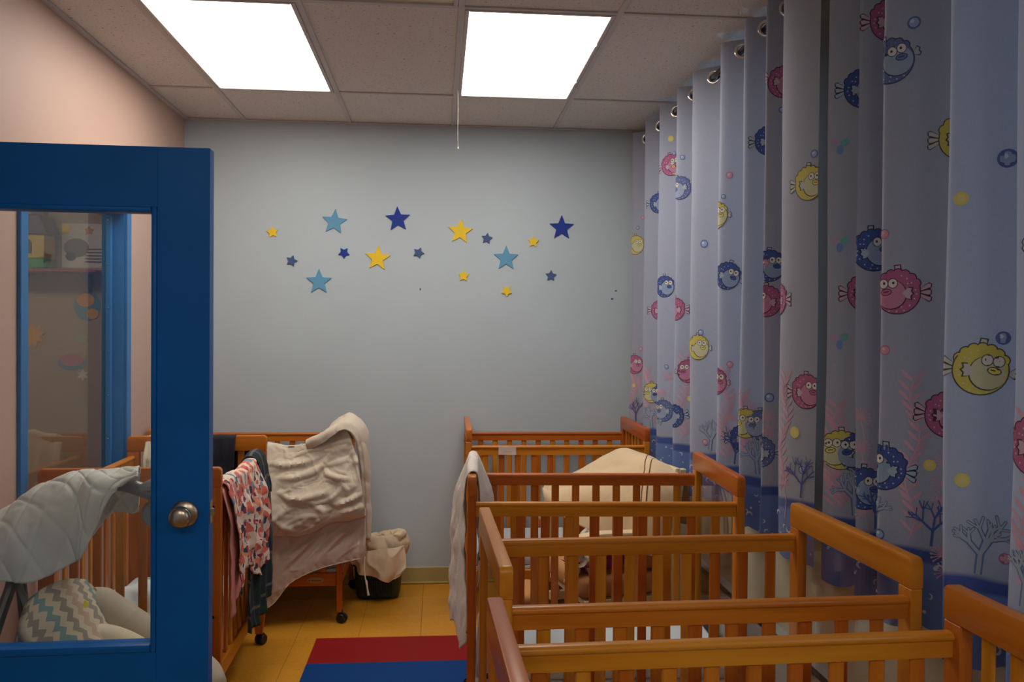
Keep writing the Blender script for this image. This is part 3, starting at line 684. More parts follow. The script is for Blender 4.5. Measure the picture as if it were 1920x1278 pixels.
        for g, col in ((1, outl), (.85, fin)): s.poly([T(.22+(a-.22)*g, b*g-.04) for a, b in ((.22,0),(.5,.3),(.72,.28),(.66,.1),(.76,-.02),(.64,-.14),(.66,-.32),(.45,-.28))], col)
        for a, b in ((-.62,.42),(-.2,.44)):
            E(a, b, .23, .25, outl, 14); E(a, b, .195, .215, (.66,.64,.58), 14); E(a+.03, b+.02, .06, .07, outl, 8)
        E(-.5, .02, .27, .17, outl, 14, .15); E(-.5, .02, .23, .13, mulc(back, 1.25), 14, .15); s.line([T(-.62,.02), T(-.36,.05)], r*.05, outl)
    def bubble(s, q, z, r, kind):
        s.next()
        if kind == 'y': s.ell(q, z, r, r, (.68,.58,.14)); s.ell(q, z, r*.6, r*.6, (.68,.60,.24))
        elif kind == 'p': s.ell(q, z, r, r, (.40,.16,.26)); s.ell(q, z, r*.8, r*.8, (.60,.30,.40)); s.ell(q-r*.2, z+r*.2, r*.3, r*.3, (.68,.48,.54))
        else: s.ell(q, z, r, r, (.09,.14,.36)); s.ell(q, z, r*.74, r*.74, (.30,.38,.58)); s.ell(q-r*.25, z+r*.25, r*.3, r*.3, (.56,.62,.72))
    def tri(s, q, z, r):
        s.next()
        for k, col in ((30, (.16,.44,.42)), (150, (.44,.32,.52)), (270, (.17,.29,.58))):
            a = math.radians(k); s.ell(q+r*.55*math.cos(a), z+r*.55*math.sin(a), r*.55, r*.36, col, a)
    def weed(s, q, z0, z1, lean=0):
        s.next()
        col = (.58,.33,.42); n = 16
        P = [(q+.014*math.sin(i*.75)+lean*i/n, z0+(z1-z0)*i/n) for i in range(n+1)]
        s.line(P, .0045, col)
        for i in range(1, n+1):
            for sd in (-1, 1):
                a, b = P[i]; r = .024; an = PI/2-sd*.75; s.ell(a+r*.9*math.cos(an), b+r*.9*math.sin(an), r*.8, r*.2, mulc(col, .93 if sd > 0 else 1.05), an, 8)
    def anemone(s, q, z, r, stem=.12):
        s.next()
        col = (.58,.34,.42); s.line([(q, z), (q+.012, z-stem*.5), (q+.004, z-stem)], .0035, col)
        for k in range(13):
            a = math.radians(-40+260*k/12); s.line([(q, z), (q+r*math.cos(a), z+r*math.sin(a))], .0026, col); s.ell(q+r*math.cos(a), z+r*math.sin(a), .003, .003, col, 0, 6)
    def coral(s, q, z, h, col=(.10,.15,.36), seed=0, wk=1.0):
        rd = random.Random(seed)
        def br(a, b, an, l, d):
            c, e = a+l*math.cos(an), b+l*math.sin(an); wd = (.0026+.0014*d)*wk; s.line([(a,b),(c,e)], wd, col); s.ell(c, e, wd/2, wd/2, col, 0, 8)
            if d > 0:
                for g in (-.65, -.05, .6): br(c, e, an+g+rd.uniform(-.3,.3), l*rd.uniform(.55,.95), d-1)
        br(q, z, PI/2+rd.uniform(-.15,.15), h*.30, 3)
    def paleCoral(s, q, z, h, seed=0):
        s.next()
        s.coral(q, z, h, (.13,.20,.38), seed, 2.6); s.coral(q, z, h, (.34,.40,.50), seed, 1.4)
    def moons(s, seed):
        s.next()
        rd = random.Random(seed); q = .02
        while q < s.len:
            z = rd.uniform(CBOT+.03, .935); r = rd.uniform(.006, .013); c1 = (.58,.62,.68)
            if rd.random() < .55:
                a = rd.uniform(0, 6.3); pts = [(q+r*math.cos(a+t*.25), z+r*math.sin(a+t*.25)) for t in range(-8, 9)]; pts += [(q+r*.35*math.cos(a)*-1+r*.8*math.cos(a+t*.25)-0, z-r*.35*math.sin(a)+r*.8*math.sin(a+t*.25)) for t in range(7, -8, -1)]
                s.poly(pts, c1)
            else: s.ell(q, z, r*.45, r*.45, c1, 0, 8)
            q += rd.uniform(.006, .022)
    def finish(s):
        me = s.mb.mesh('fish_print', MAT['print'], smooth=80, recalc=False)
        ca = me.color_attributes.new('Col', 'FLOAT_COLOR', 'POINT'); ca.data.foreach_set('color', [c for v in s.cols for c in v])
        o = link('fish_print', me, s.root); o['label'] = 'printed fish, bubbles and seaweed'; o['kind'] = 'stuff'
FC = Curtain([5.02,4.706,4.395,4.065,3.81,3.42,3.15,2.934,2.78], (1.21,2.63)); NC = Curtain([2.44,2.256,2.127,1.833,1.606], (1.21,1.40))
FC.build('fish_curtain', 'blue fish print eyelet curtain reaching the blue wall')
NC.build('fish_curtain', 'blue fish print curtain hanging nearest, beside the nearest cribs')
R_ = .052
FC.start()
def common(c, base):
    pass
for q0, z0, z1, ln in ((1.364,.99,1.39,.01),(2.235,.99,1.36,.01),(3.325,.99,1.37,.03),(.49,.99,1.30,-.01),(2.63,1.05,1.28,.0),(.03,1.0,1.3,0)): FC.weed(q0, z0, z1, ln)
for q0, z0 in ((.56,1.20),(.90,1.20),(.94,1.285),(.86,1.12),(1.0,1.1),(2.26,1.17),(2.32,1.19),(2.33,1.10),(2.99,1.22),(2.985,1.17),(2.995,1.10),(.06,1.22),(3.345,1.02)): FC.anemone(q0, z0, .027)
for q0, z0, hh, sd in ((1.82,.99,.16,1),(.50,.985,.15,2),(2.68,.985,.17,6),(.84,.99,.13,7)): FC.paleCoral(q0, z0, hh, sd)
for q0, z0, hh, sd in ((3.42,.985,.15,3),(2.28,.985,.15,4),(.05,.99,.15,5)): FC.coral(q0, z0, hh, (.085,.10,.30), sd)
for q, z, kd, fl, ro in ((.985,2.384,'yellow',1,.1),(.945,2.389,'pink',-1,.2),(.53,2.236,'blue',-1,0),(.035,2.037,'yellow',-1,0),(2.705,2.242,'blue',-1,0),(3.035,2.406,'pink',-1,-.3),(3.435,2.006,'yellow',-1,0),
    (.917,1.757,'blue',-1,.0),(.545,1.641,'pink',-1,0),(1.312,1.632,'pink',1,0),(2.995,1.757,'blue',-1,0),(2.245,1.752,'blue',-1,-.3),(2.984,1.632,'pink',1,0),(3.288,1.634,'pink',1,0),(1.76,1.451,'yellow',-1,0),(3.432,1.33,'pink',-1,0),
    (.50,1.178,'yellow',1,0),(.545,1.172,'blue',1,0),(.912,1.107,'slate',1,.1),(1.32,1.11,'blue',1,.2),(2.632,1.174,'yellow',1,0),(2.685,1.170,'slate',1,0),(2.315,1.089,'blue',-1,0),(2.965,1.095,'slate',1,0),(2.19,1.317,'pink',-1,0),(.03,1.323,'pink',-1,0),(2.19,2.004,'yellow',-1,0),(1.34,2.22,'slate',1,.3),(1.39,1.33,'pink',1,0)): FC.fish(q, z, R_, kd, fl, ro)
for q, z, r, k in ((1.784,1.922,.018,'b'),(1.775,1.521,.014,'b'),(2.997,1.292,.017,'b'),(3.455,2.1,.013,'b'),(3.424,1.077,.014,'b'),(2.248,2.166,.014,'p'),(2.257,1.391,.014,'p'),(1.796,1.026,.014,'p'),(3.392,1.196,.019,'y'),(.941,2.528,.016,'y'),(.96,2.45,.010,'b'),(1.35,2.37,.012,'b'),(2.225,2.08,.010,'b'),(.93,1.34,.012,'b'),(2.98,1.77,.014,'p'),(.05,2.14,.011,'b'),(.08,2.2,.011,'p'),(.07,1.42,.011,'p'),(.03,1.2,.012,'y'),(1.4,1.2,.014,'y'),(2.28,1.08,.012,'b'),(3.03,2.31,.011,'b')): FC.bubble(q, z, r, k)
FC.moons(3); FC.finish()
NC.start()
for q0, z0, z1, ln in ((.745,.99,1.40,.015),(.02,.99,1.30,.02),(.045,1.0,1.22,-.02),(1.5,.99,1.35,0)): NC.weed(q0, z0, z1, ln)
for q0, z0 in ((.362,1.29),(.362,1.205),(.385,1.14),(.372,1.03),(.83,1.20),(.826,1.145),(.826,1.10),(.822,1.055),(.826,.965),(.835,.925),(1.52,1.1)): NC.anemone(q0, z0, .026)
for q0, z0, hh, sd in ((1.16,.985,.15,1),(.665,.985,.16,2),(.09,.985,.17,6),(1.5,.985,.16,8)): NC.paleCoral(q0, z0, hh, sd)
for q0, z0, hh, sd in ((.80,.985,.13,3),(.40,.985,.13,9)): NC.coral(q0, z0, hh, (.05,.11,.32), sd)
for q, z, kd, fl, ro in ((.43,2.378,'pink',-1,0),(.69,2.224,'slate',-1,.3),(.10,2.24,'blue',-1,0),(.86,2.012,'yellow',-1,0),(.395,1.75,'blue',-1,.15),(.712,1.629,'pink',1,0),(.113,1.64,'pink',-1,0),(1.160,1.443,'yellow',-1,-.1),(.835,1.317,'pink',-1,-.1),(.045,1.174,'yellow',1,0),(.09,1.17,'blue',1,0),(.684,1.172,'blue',1,-.1),(.372,1.092,'blue',-1,0),(1.51,1.302,'pink',-1,0),(1.55,1.7,'blue',1,0)): NC.fish(q, z, R_+.002, kd, fl, ro)
for q, z, r, k in ((.743,2.316,.016,'b'),(1.202,1.911,.021,'b'),(1.202,1.515,.015,'b'),(.678,1.0,.014,'b'),(.679,1.782,.013,'p'),(.684,1.48,.013,'p'),(1.215,1.026,.013,'p'),(1.113,1.827,.015,'y'),(.793,1.189,.015,'y'),(1.128,1.194,.016,'y'),(1.52,1.18,.015,'y')): NC.bubble(q, z, r, k)
for z in (2.079,1.79,1.503): NC.tri(.036, z, .026)
NC.moons(5); NC.finish()
t = thing('curtain_rod', 'dark metal curtain rod carrying the eyelet curtains', 'curtain rod', (RODX, 2.4, RODZ))
MB().tube([(0,-2.9,0),(0,2.66,0)], .0125, 14).build('rod', MAT['dark_metal'], t)
for y in (-2.9, 2.66): MB().lathe([(.013,-.012),(.02,-.006),(.02,.006),(.013,.012)], (0,y,0), 1, 14).build('finial', MAT['dark_metal'], t)
for y in (.15, 2.685): MB().box(.0, XR-RODX, y-.006, y+.006, -.012, -.0).build('bracket', MAT['dark_metal'], t)
# baseboard heater under the windows
t = thing('baseboard_heater', 'long grey enamel baseboard heater under the curtains', 'heater', (XR, 2.6, 0))
MB().prism([(-.055,.03),(0,.03),(0,.37),(-.02,.37),(-.055,.335)], 1, -2.3, 2.3).build('heater_cover', MAT['heater'], t, bevel=.003)
MB().box(-.058, -.03, -2.3, 2.3, .352, .356).build('heater_slot', MAT['black'], t)
for y in (-2.2, 0, 2.2): MB().box(-.045, 0, y-.02, y+.02, 0, .03).build('heater_foot', MAT['heater'], t)
# ------------------------------------------------------------------ soft goods
def drape(name, p0, p1, n, r, front, back, mat, amp=.012, waves=3, seed=0, nu=60, nv=80, flare=.0, thick=.003, lift=None, wr=.006, ws=14, uvs=1.0):
    """cloth hung over a bar from p0 to p1 (bar top), front side towards n; front/back are drop lengths as functions of u"""
    p0, p1, n = Vector(p0), Vector(p1), Vector(n).normalized(); ln = (p1-p0).length; rows, uv = [], []
    for i in range(nv+1):
        row, ur = [], []
        for j in range(nu+1):
            u = j/nu; F, B = front(u), back(u); tot = B+PI*r+F; s = tot*i/nv-B
            base = p0.lerp(p1, u) - Vector((0,0,r))
            if lift: base.z += lift(u)
            if s < 0: off, z, d, sg = -r, s, -s, -1
            elif s < PI*r: a = s/r; off, z, d, sg = -r*math.cos(a), r*math.sin(a), 0, 0
            else: d = s-PI*r; off, z, sg = r, -d, 1
            k = min(d/.12, 1.0)
            fd = amp*k*(math.sin(waves*2*PI*u+seed+1.5*noise.noise((u*3, d*3, seed)))+.5*math.sin(waves*4.3*PI*u+seed*2+d*6)) + wr*fbm((u*ln*1.0+seed, d*.7, seed*3.1), ws)*(.3+k)
            p = base + n*(off+(sg*(abs(fd)*.4+fd*.6)+sg*(flare(u) if callable(flare) else flare)*(1-math.exp(-d/.16)) if sg else wr*.4*fbm((u*ln, s, seed), ws))) + Vector((0,0,z+ (wr*fbm((u*ln, s, seed+4), ws) if not sg else 0)))
            row.append(p); ur.append((u*ln*uvs, s*uvs))
        rows.append(row); uv.append(ur)
    org = (p0+p1)/2
    o = MB().grid([[q-org for q in r_] for r_ in rows], uv).build(name, mat, recalc=False, smooth=80); o.location = org
    return solid(o, thick, 1)
def sheet(name, ctl, nu, nv, mat, disp=None, thick=.004, parent=None, off=0.0):
    P, uv = surf(ctl, nu, nv, disp); c = Vector((0,0,0)) if parent else sum((p for r in P for p in r), Vector())/(nu*nv)
    o = MB().grid([[p-c for p in r] for r in P], uv).build(name, mat, parent, recalc=False, smooth=80); o.location = c
    return solid(o, thick, off)
# cream duvet on the crib by the blue wall
DUVET = [[(-1.131,4.490,.736),(-.915,4.490,.735),(-.751,4.490,.747),(-.626,4.490,.789),(-.491,4.490,.872)],
 [(-1.122,4.455,.880),(-.895,4.455,.890),(-.730,4.455,.900),(-.616,4.455,.933),(-.480,4.455,.999)],
 [(-1.114,4.420,.916),(-.874,4.420,.925),(-.714,4.420,.934),(-.606,4.420,.959),(-.476,4.420,1.019)],
 [(-1.099,4.385,.857),(-.867,4.385,.875),(-.702,4.385,.888),(-.585,4.385,.920),(-.451,4.385,.982)],
 [(-1.094,4.365,.758),(-.863,4.365,.778),(-.693,4.365,.788),(-.558,4.365,.836),(-.419,4.365,.884)],
 [(-1.088,4.340,.682),(-.852,4.340,.694),(-.678,4.340,.706),(-.535,4.340,.750),(-.397,4.340,.790)],
 [(-1.083,4.325,.600),(-.844,4.325,.611),(-.665,4.325,.609),(-.512,4.325,.661),(-.379,4.325,.690)],
 [(-1.086,4.335,.509),(-.840,4.335,.520),(-.671,4.335,.510),(-.518,4.335,.576),(-.371,4.335,.606)],
 [(-1.096,4.372,.479),(-.848,4.372,.483),(-.677,4.372,.476),(-.523,4.372,.545),(-.372,4.372,.582)],
 [(-1.102,4.395,.508),(-.853,4.395,.510),(-.682,4.395,.503),(-.526,4.395,.572),(-.374,4.395,.609)]]
LINING = [[(-1.103,4.400,.589),(-.853,4.400,.600),(-.682,4.400,.598),(-.526,4.400,.651),(-.375,4.400,.678)],
 [(-1.099,4.390,.483),(-.856,4.390,.480),(-.680,4.390,.478),(-.524,4.390,.544),(-.371,4.390,.570)],
 [(-1.095,4.375,.365),(-.863,4.375,.334),(-.698,4.375,.386),(-.549,4.375,.439),(-.366,4.375,.464)],
 [(-1.093,4.370,.245),(-.867,4.370,.214),(-.724,4.370,.298),(-.575,4.370,.367),(-.371,4.370,.397)],
 [(-1.112,4.372,.164),(-.872,4.372,.105),(-.742,4.372,.233),(-.588,4.372,.306),(-.392,4.372,.353)]]
CORNER = [[(-.670,4.400,.899),(-.583,4.370,.944),(-.478,4.360,1.010),(-.416,4.360,.966),(-.390,4.380,.860),(-.375,4.400,.664),(-.370,4.420,.439)],
 [(-.670,4.400,.940),(-.574,4.380,1.002),(-.467,4.380,1.062),(-.397,4.380,1.008),(-.373,4.400,.884),(-.363,4.420,.674),(-.360,4.440,.434)],
 [(-.666,4.460,.949),(-.570,4.470,1.022),(-.470,4.480,1.082),(-.389,4.480,1.012),(-.367,4.490,.871),(-.358,4.500,.659),(-.354,4.500,.413)],
 [(-.656,4.580,.922),(-.575,4.600,.991),(-.478,4.620,1.051),(-.393,4.620,.973),(-.375,4.620,.823),(-.368,4.620,.621),(-.363,4.620,.375)],
 [(-.658,4.640,.851),(-.578,4.680,.888),(-.483,4.700,.944),(-.402,4.700,.876),(-.384,4.700,.753),(-.377,4.700,.576),(-.373,4.700,.355)]]
DUVET_FOLDS = [([(-0.861, 0.896), (-0.778, 0.902), (-0.688, 0.922), (-0.624, 0.947)], 0.016, 0.035), ([(-0.861, 0.841), (-0.778, 0.833), (-0.688, 0.841), (-0.592, 0.877)], -0.015, 0.014), ([(-0.848, 0.787), (-0.752, 0.806), (-0.637, 0.851), (-0.541, 0.934)], 0.017, 0.03), ([(-0.829, 0.768), (-0.727, 0.768), (-0.624, 0.806), (-0.534, 0.883)], -0.013, 0.012), ([(-0.739, 0.71), (-0.65, 0.748), (-0.573, 0.819), (-0.502, 0.922)], 0.015, 0.03), ([(-0.585, 0.832), (-0.566, 0.793), (-0.508, 0.775), (-0.432, 0.768)], -0.013, 0.009), ([(-0.56, 0.71), (-0.496, 0.736), (-0.438, 0.742)], 0.012, 0.03), ([(-0.804, 0.697), (-0.752, 0.668), (-0.688, 0.665), (-0.624, 0.678), (-0.541, 0.703)], -0.014, 0.012), ([(-0.829, 0.723), (-0.778, 0.697), (-0.701, 0.697)], 0.01, 0.025), ([(-0.47, 0.922), (-0.425, 0.851), (-0.393, 0.768)], 0.012, 0.02), ([(-0.438, 0.909), (-0.399, 0.819), (-0.374, 0.748)], -0.012, 0.01), ([(-0.528, 0.646), (-0.457, 0.678), (-0.387, 0.71)], 0.01, 0.014), ([(-0.521, 0.63), (-0.444, 0.659), (-0.38, 0.684)], -0.011, 0.008), ([(-0.508, 0.607), (-0.438, 0.633), (-0.374, 0.659)], 0.01, 0.012), ([(-0.496, 0.594), (-0.432, 0.614), (-0.374, 0.63)], -0.01, 0.008), ([(-0.611, 0.646), (-0.56, 0.633), (-0.521, 0.614), (-0.547, 0.575), (-0.592, 0.537)], 0.015, 0.016), ([(-0.624, 0.633), (-0.579, 0.601), (-0.585, 0.562), (-0.624, 0.53)], -0.011, 0.01), ([(-0.829, 0.62), (-0.752, 0.633), (-0.662, 0.62), (-0.611, 0.594)], 0.012, 0.03), ([(-0.842, 0.588), (-0.778, 0.53), (-0.701, 0.489)], -0.01, 0.014), ([(-0.829, 0.543), (-0.752, 0.511), (-0.65, 0.505), (-0.56, 0.537), (-0.432, 0.594)], 0.01, 0.03), ([(-0.688, 0.896), (-0.727, 0.857), (-0.778, 0.845)], 0.008, 0.012), ([(-0.496, 0.768), (-0.457, 0.71), (-0.464, 0.671)], -0.008, 0.012), ([(-0.727, 0.62), (-0.778, 0.601), (-0.816, 0.569)], -0.007, 0.01), ([(-0.65, 0.569), (-0.688, 0.537), (-0.752, 0.517)], -0.007, 0.01)]
LINING_FOLDS = [([(-0.387, 0.569), (-0.464, 0.466), (-0.573, 0.37)], 0.01, 0.014), ([(-0.399, 0.582), (-0.508, 0.479), (-0.65, 0.331)], 0.009, 0.016), ([(-0.432, 0.569), (-0.56, 0.473), (-0.72, 0.28)], 0.009, 0.014), ([(-0.496, 0.537), (-0.624, 0.453), (-0.778, 0.274)], 0.01, 0.018), ([(-0.592, 0.517), (-0.701, 0.428), (-0.804, 0.306)], 0.009, 0.016), ([(-0.406, 0.556), (-0.489, 0.466), (-0.592, 0.364)], -0.008, 0.01), ([(-0.457, 0.562), (-0.56, 0.46), (-0.694, 0.306)], -0.008, 0.01), ([(-0.534, 0.53), (-0.662, 0.428), (-0.778, 0.299)], -0.008, 0.011), ([(-0.727, 0.473), (-0.778, 0.402), (-0.829, 0.331)], 0.009, 0.02), ([(-0.374, 0.562), (-0.393, 0.479), (-0.412, 0.383)], 0.009, 0.014), ([(-0.38, 0.53), (-0.432, 0.447), (-0.47, 0.376)], -0.007, 0.01)]
def folds(x, z, F, wide=True):
    t = 0
    for P, am, w in F:
        best, at_, n = 9., 0, len(P)-1
        if wide: am, w = (am*1.05, w*1.9) if am > 0 else (am*1.7, w*1.35)
        for i, ((ax_, az), (bx_, bz)) in enumerate(zip(P, P[1:])):
            dx, dz = bx_-ax_, bz-az; k = ((x-ax_)*dx+(z-az)*dz)/(dx*dx+dz*dz); k = 0 if k < 0 else 1 if k > 1 else k
            d = (x-ax_-k*dx)**2+(z-az-k*dz)**2
            if d < best: best, at_ = d, (i+k)/n
        if best < 9*w*w:
            tp = min(1, 3.2*at_+.05, 3.2*(1-at_)+.05)
            t += am*tp*(math.exp(-best/(w*w)) if am > 0 else math.exp(-math.sqrt(best)/w))
    return t
def crease(q, w): return -math.exp(-abs(noise.noise(q))/w)
def d_duvet(u, v, p):
    w1, w2 = noise.noise((p.x*7, p.z*7, 1.7)), noise.noise((p.x*7, p.z*7, 8.2))
    f = folds(p.x+.010*w1, p.z+.010*w2, DUVET_FOLDS)
    puff = .014*math.sin(PI*min(1, max(0, (v-.2)/.75)))+.006*fbm((p.x, p.z, 0), 5)+.007*crease(((p.x*.8+p.z*.5)*5, (p.z*.8-p.x*.45)*11, 2), .10)+.004*crease(((p.x*.8+p.z*.5)*11, (p.z*.8-p.x*.45)*22, 6), .12)+.0010*fbm((p.x, p.z*1.4, 4), 24)
    return (f+puff)*(.35+.65*min(1, v/.15))
def d_lining(u, v, p):
    return folds(p.x+.008*noise.noise((p.x*6, p.z*6, 3)), p.z, LINING_FOLDS, False)*1.6*min(1, v*2)+.004*crease(((p.x+p.z)*5, (p.z-p.x)*12, 2), .12)*min(1, v*2)+.003*fbm((p.x, p.z, 2), 9)+.0025*math.sin(p.x*150+p.z*60)*math.exp(-((1-v)/.1)**2)
def d_corner(u, v, p):
    return .006*crease((p.x*6, p.y*9, p.z*7), .12)+.009*fbm((p.x*1.5, p.y, p.z), 7)+.010*math.sin(v*8+u*6+1.5*noise.noise(p*5))
t = thing('cream_duvet', 'crumpled cream duvet hanging over the crib by the blue wall', 'duvet', (-.70, 4.42, .9))
off = Vector(t.location)
def S(ctl): return [[tuple(Vector(p)-off) for p in r] for r in ctl]
def D(f): return lambda u, v, p: f(u, v, p+off)
sheet('duvet_cover', S(DUVET), 150, 170, MAT['duvet'], D(d_duvet), .012, t, -1)
o = sheet('lining', S(LINING), 110, 110, MAT['lining'], D(d_lining), .003, t, -1); o['label'] = 'smooth pinkish lining with a stitched hem'
sheet('folded_corner', S(CORNER), 120, 60, MAT['duvet'], D(d_corner), .012, t, -1)
P, _ = surf(LINING, 60, 40, d_lining)
MB().tube([p-off+Vector((0,-.002,0)) for p in P[-1]], .0028, 6).build('hem', MAT['white_cloth'], t)
MB().tube([Vector(p)-off for p in ((-.37,4.37,.36),(-.373,4.365,.30),(-.366,4.362,.25),(-.361,4.362,.235),(-.356,4.362,.20),(-.35,4.362,.165))], [.003,.003,.003,.006,.004,.006], 7).build('drawstring', MAT['white_cloth'], t)
# clothes over the side rail of the crib by the pink wall
gx0, gz0 = -.83, .921
def grail(y): return (gx0-(y-3.67)*.0262, y, gz0)
o = drape('pink_garment', Vector(grail(3.235))+Vector((0,0,.004)), Vector(grail(3.52))+Vector((0,0,.004)), (1,.03,0), .021, lambda u: .47-.12*u, lambda u: .2, MAT['pink_cloth'], .012, 2, 1.0, 36, 70, .03)
tag(o, 'small pink garment hanging over the crib side rail under the floral shirt', 'garment')
o = drape('plaid_garment', Vector(grail(3.50))+Vector((0,0,.008)), Vector(grail(4.02))+Vector((0,0,.008)), (1,.03,0), .025, lambda u: .62+.03*math.sin(u*3)-.02*u, lambda u: .25, MAT['plaid'], .014, 3, 2.2, 56, 90, .035)
tag(o, 'dark green and navy plaid garment hanging below the floral shirt', 'garment')
fs = drape('floral_shirt', Vector(grail(3.27))+Vector((0,0,.016)), Vector(grail(3.97))+Vector((0,0,.016)), (1,.03,0), .033, lambda u: .40-.06*math.sin(u*7)-.10*max(0,u-.45), lambda u: .22, MAT['floral'], .022, 4, .4, 80, 90, .035, lift=lambda u: .012*math.sin(u*PI)+.008*math.sin(u*9), wr=.012)
tag(fs, 'white shirt with coral and navy floral print over the crib side rail', 'shirt')
o = drape('plaid_scarf', Vector(grail(3.85))+Vector((0,0,.034)), Vector(grail(4.03))+Vector((0,0,.04)), (1,.03,0), .040, lambda u: .13+.03*u, lambda u: .18, MAT['plaid'], .010, 2, 3.0, 30, 50, .03, lift=lambda u: .012*math.sin(u*PI))
tag(o, 'dark plaid cloth draped over the far end of the floral shirt', 'cloth')
# cloths on the far end rail of the same crib (end bar runs along x at y about 4.15)
ye, ze = 4.151, 1.014
o = drape('cream_cloth', (-1.375,ye,ze), (-1.155,ye-.006,ze), (0,-1,0), .021, lambda u: .26+.06*math.sin(u*4)-.10*u*(1-u), lambda u: .25, MAT['white_cloth'], .014, 3, .8, 50, 60, .05, lift=lambda u: .02*math.exp(-((u-.62)/.3)**2), wr=.014)
tag(o, 'cream cloth bunched over the far end of the pink wall crib', 'cloth')
o = drape('navy_cloth', (-1.10,ye-.006,ze+.002), (-.962,ye-.01,ze+.002), (0,-1,0), .021, lambda u: .36, lambda u: .25, MAT['navy'], .008, 3, 1.8, 40, 60, .03)
tag(o, 'black navy cloth hung over the far end of the pink wall crib', 'cloth')
o = sheet('navy_garment', [[(-.955,4.235,.935),(-.925,4.24,.935),(-.885,4.235,.92)],[(-.965,4.25,.86),(-.92,4.255,.86),(-.89,4.25,.86)],[(-.985,4.26,.76),(-.93,4.265,.75),(-.90,4.26,.76)],[(-.99,4.255,.63),(-.94,4.26,.62),(-.91,4.26,.62)]], 30, 40, MAT['navy'], lambda u,v,p: .008*math.sin(u*9)+.005*fbm(p, 12), .004)
tag(o, 'navy garment hanging behind the far end of the pink wall crib', 'garment')
# white muslin over the far left end of crib B
rz = math.radians(-3.0); cB = Vector((.607,3.235,0)); ax = Vector((math.cos(rz), math.sin(rz), 0)); ay = Vector((-math.sin(rz), math.cos(rz), 0))
e0 = cB-ax*(CL/2-.0145)
o = drape('muslin_cloth', e0-ay*.262+Vector((0,0,1.020)), e0+ay*.24+Vector((0,0,1.020)), -ax, .0185,
          lambda u: .665-.33*min(1, max(0, (u-.84)/.13))**2-.02*math.sin(u*11)-.6*max(0, .14-u), lambda u: .40-.22*u, MAT['muslin'], .008, 1.4, .5, 70, 110,
          lambda u: -.006+.082*u, wr=.009, ws=13, lift=lambda u: .014*math.sin(u*PI))
tag(o, 'white muslin cloth hanging over the end of a curtain side crib', 'cloth')
# ------------------------------------------------------------------ laundry basket and bag
def rrect(a, b, r, n=6):
    return arc(a-r, b-r, r, 0, 90, n)+arc(-a+r, b-r, r, 90, 180, n)+arc(-a+r, -b+r, r, 180, 270, n)+arc(a-r, -b+r, r, 270, 360, n)
t = thing('laundry_basket', 'small dark green plastic laundry basket on the floor by the blue wall', 'basket', (-.335, 4.90, 0))
rings = [[(x, y, z) for x, y in rrect(a, b, rr)] for a, b, rr, z in ((.10,.085,.05,.002),(.112,.095,.05,.006),(.122,.104,.05,.03),(.134,.116,.05,.20),(.137,.119,.05,.205))]
mb = MB().grid(rings, close_u=True); mb.f.append(tuple(range(len(rings[0])))[::-1])
solid(mb.build('basket_body', MAT['green'], t, smooth=50), .003)
mb = MB().grid([[(x, y, z) for x, y in rrect(a, b, .05)] for a, b, z in ((.137,.119,.195),(.147,.129,.198),(.147,.129,.207),(.137,.119,.21))], close_u=True); solid(mb.build('basket_rim', MAT['green'], t, smooth=50), .003)
for k in range(13):
    x = -.078+.013*k; z0 = .03; 
    MB().box(x-.0022, x+.0022, -.1235, -.106, .045, .125).build('basket_slot', MAT['black'], t).rotation_euler.x = .055
for k in range(28):
    a = k*2*PI/28; 
c = MB().box(-.025,.025,-.0012,0,-.0125,.0125).build('card_tag', MAT['tag'], t); c.location = (.0,-.1225,.150); c.rotation_euler = (-.06,-.03,0); c['label'] = 'cream tag with a red script mark'
ribbon([(-.014+i*.0018, .002*math.sin(i*1.1)+i*.0002) for i in range(16)], .0034, -.0016, 'tag_script', MAT['red_ink'], c)
t = thing('laundry_bag', 'beige canvas laundry bag slumped over the green basket', 'bag', (-.335, 4.89, .18))
rows = []
for i in range(56):
    v = i/55; row = []
    for j in range(90):
        a = 2*PI*j/90; ca, sa = math.cos(a), math.sin(a)
        # profile: inside basket -> over the rim -> bulging mound -> gathered mouth
        z = cr1([-.03,.0,.05,.12,.175,.165,.10], v); r = cr1([.095,.112,.142,.150,.110,.06,.035], v)
        lean = .055*max(0, v-.2)+.0
        fold = (.006+.012*v)*math.sin(a*4+v*5+2*noise.noise((ca*1.5, sa*1.5, v*2)))+.016*fbm((ca*.6, sa*.6, v*1.2), 1.5)+.003*math.sin(a*13+v*9)
        fold += .022*min(1, v*2.5)*crease((ca*1.3+v, sa*1.3, v*2.2+3), .14)
        bul = 1+.10*ca*v
        z += .05*ca*max(0, v-.35)+.012*fbm((ca, sa, v*2+5), 1.2)
        row.append((r*bul*ca*1.0+fold*ca*min(1,v*3)+lean, (r*.80*sa+fold*sa*min(1,v*3)), z))
    rows.append(row)
solid(MB().grid(rows, close_u=True).build('bag_body', MAT['canvas'], t, recalc=False, smooth=80), .003)
fl = [[(-.14,-.075,.075),(-.07,-.12,.10),(.0,-.135,.115),(.08,-.125,.12),(.14,-.07,.12)],
      [(-.15,-.105,.04),(-.075,-.14,.055),(.0,-.155,.07),(.085,-.145,.07),(.155,-.085,.06)],
      [(-.135,-.12,.03),(-.075,-.15,.012),(.005,-.165,.0),(.09,-.155,.0),(.145,-.10,.0)],
      [(-.125,-.118,.022),(-.072,-.15,-.018),(.012,-.165,-.036),(.07,-.16,-.06),(.115,-.12,-.03)]]
sheet('bag_flap', fl, 60, 44, MAT['canvas'], lambda u,v,p: .012*crease((u*3+v*.4, v*1.1, 4), .16)+.012*math.sin(u*15+v*2)*v+.005*fbm(p, 7), .003, t)
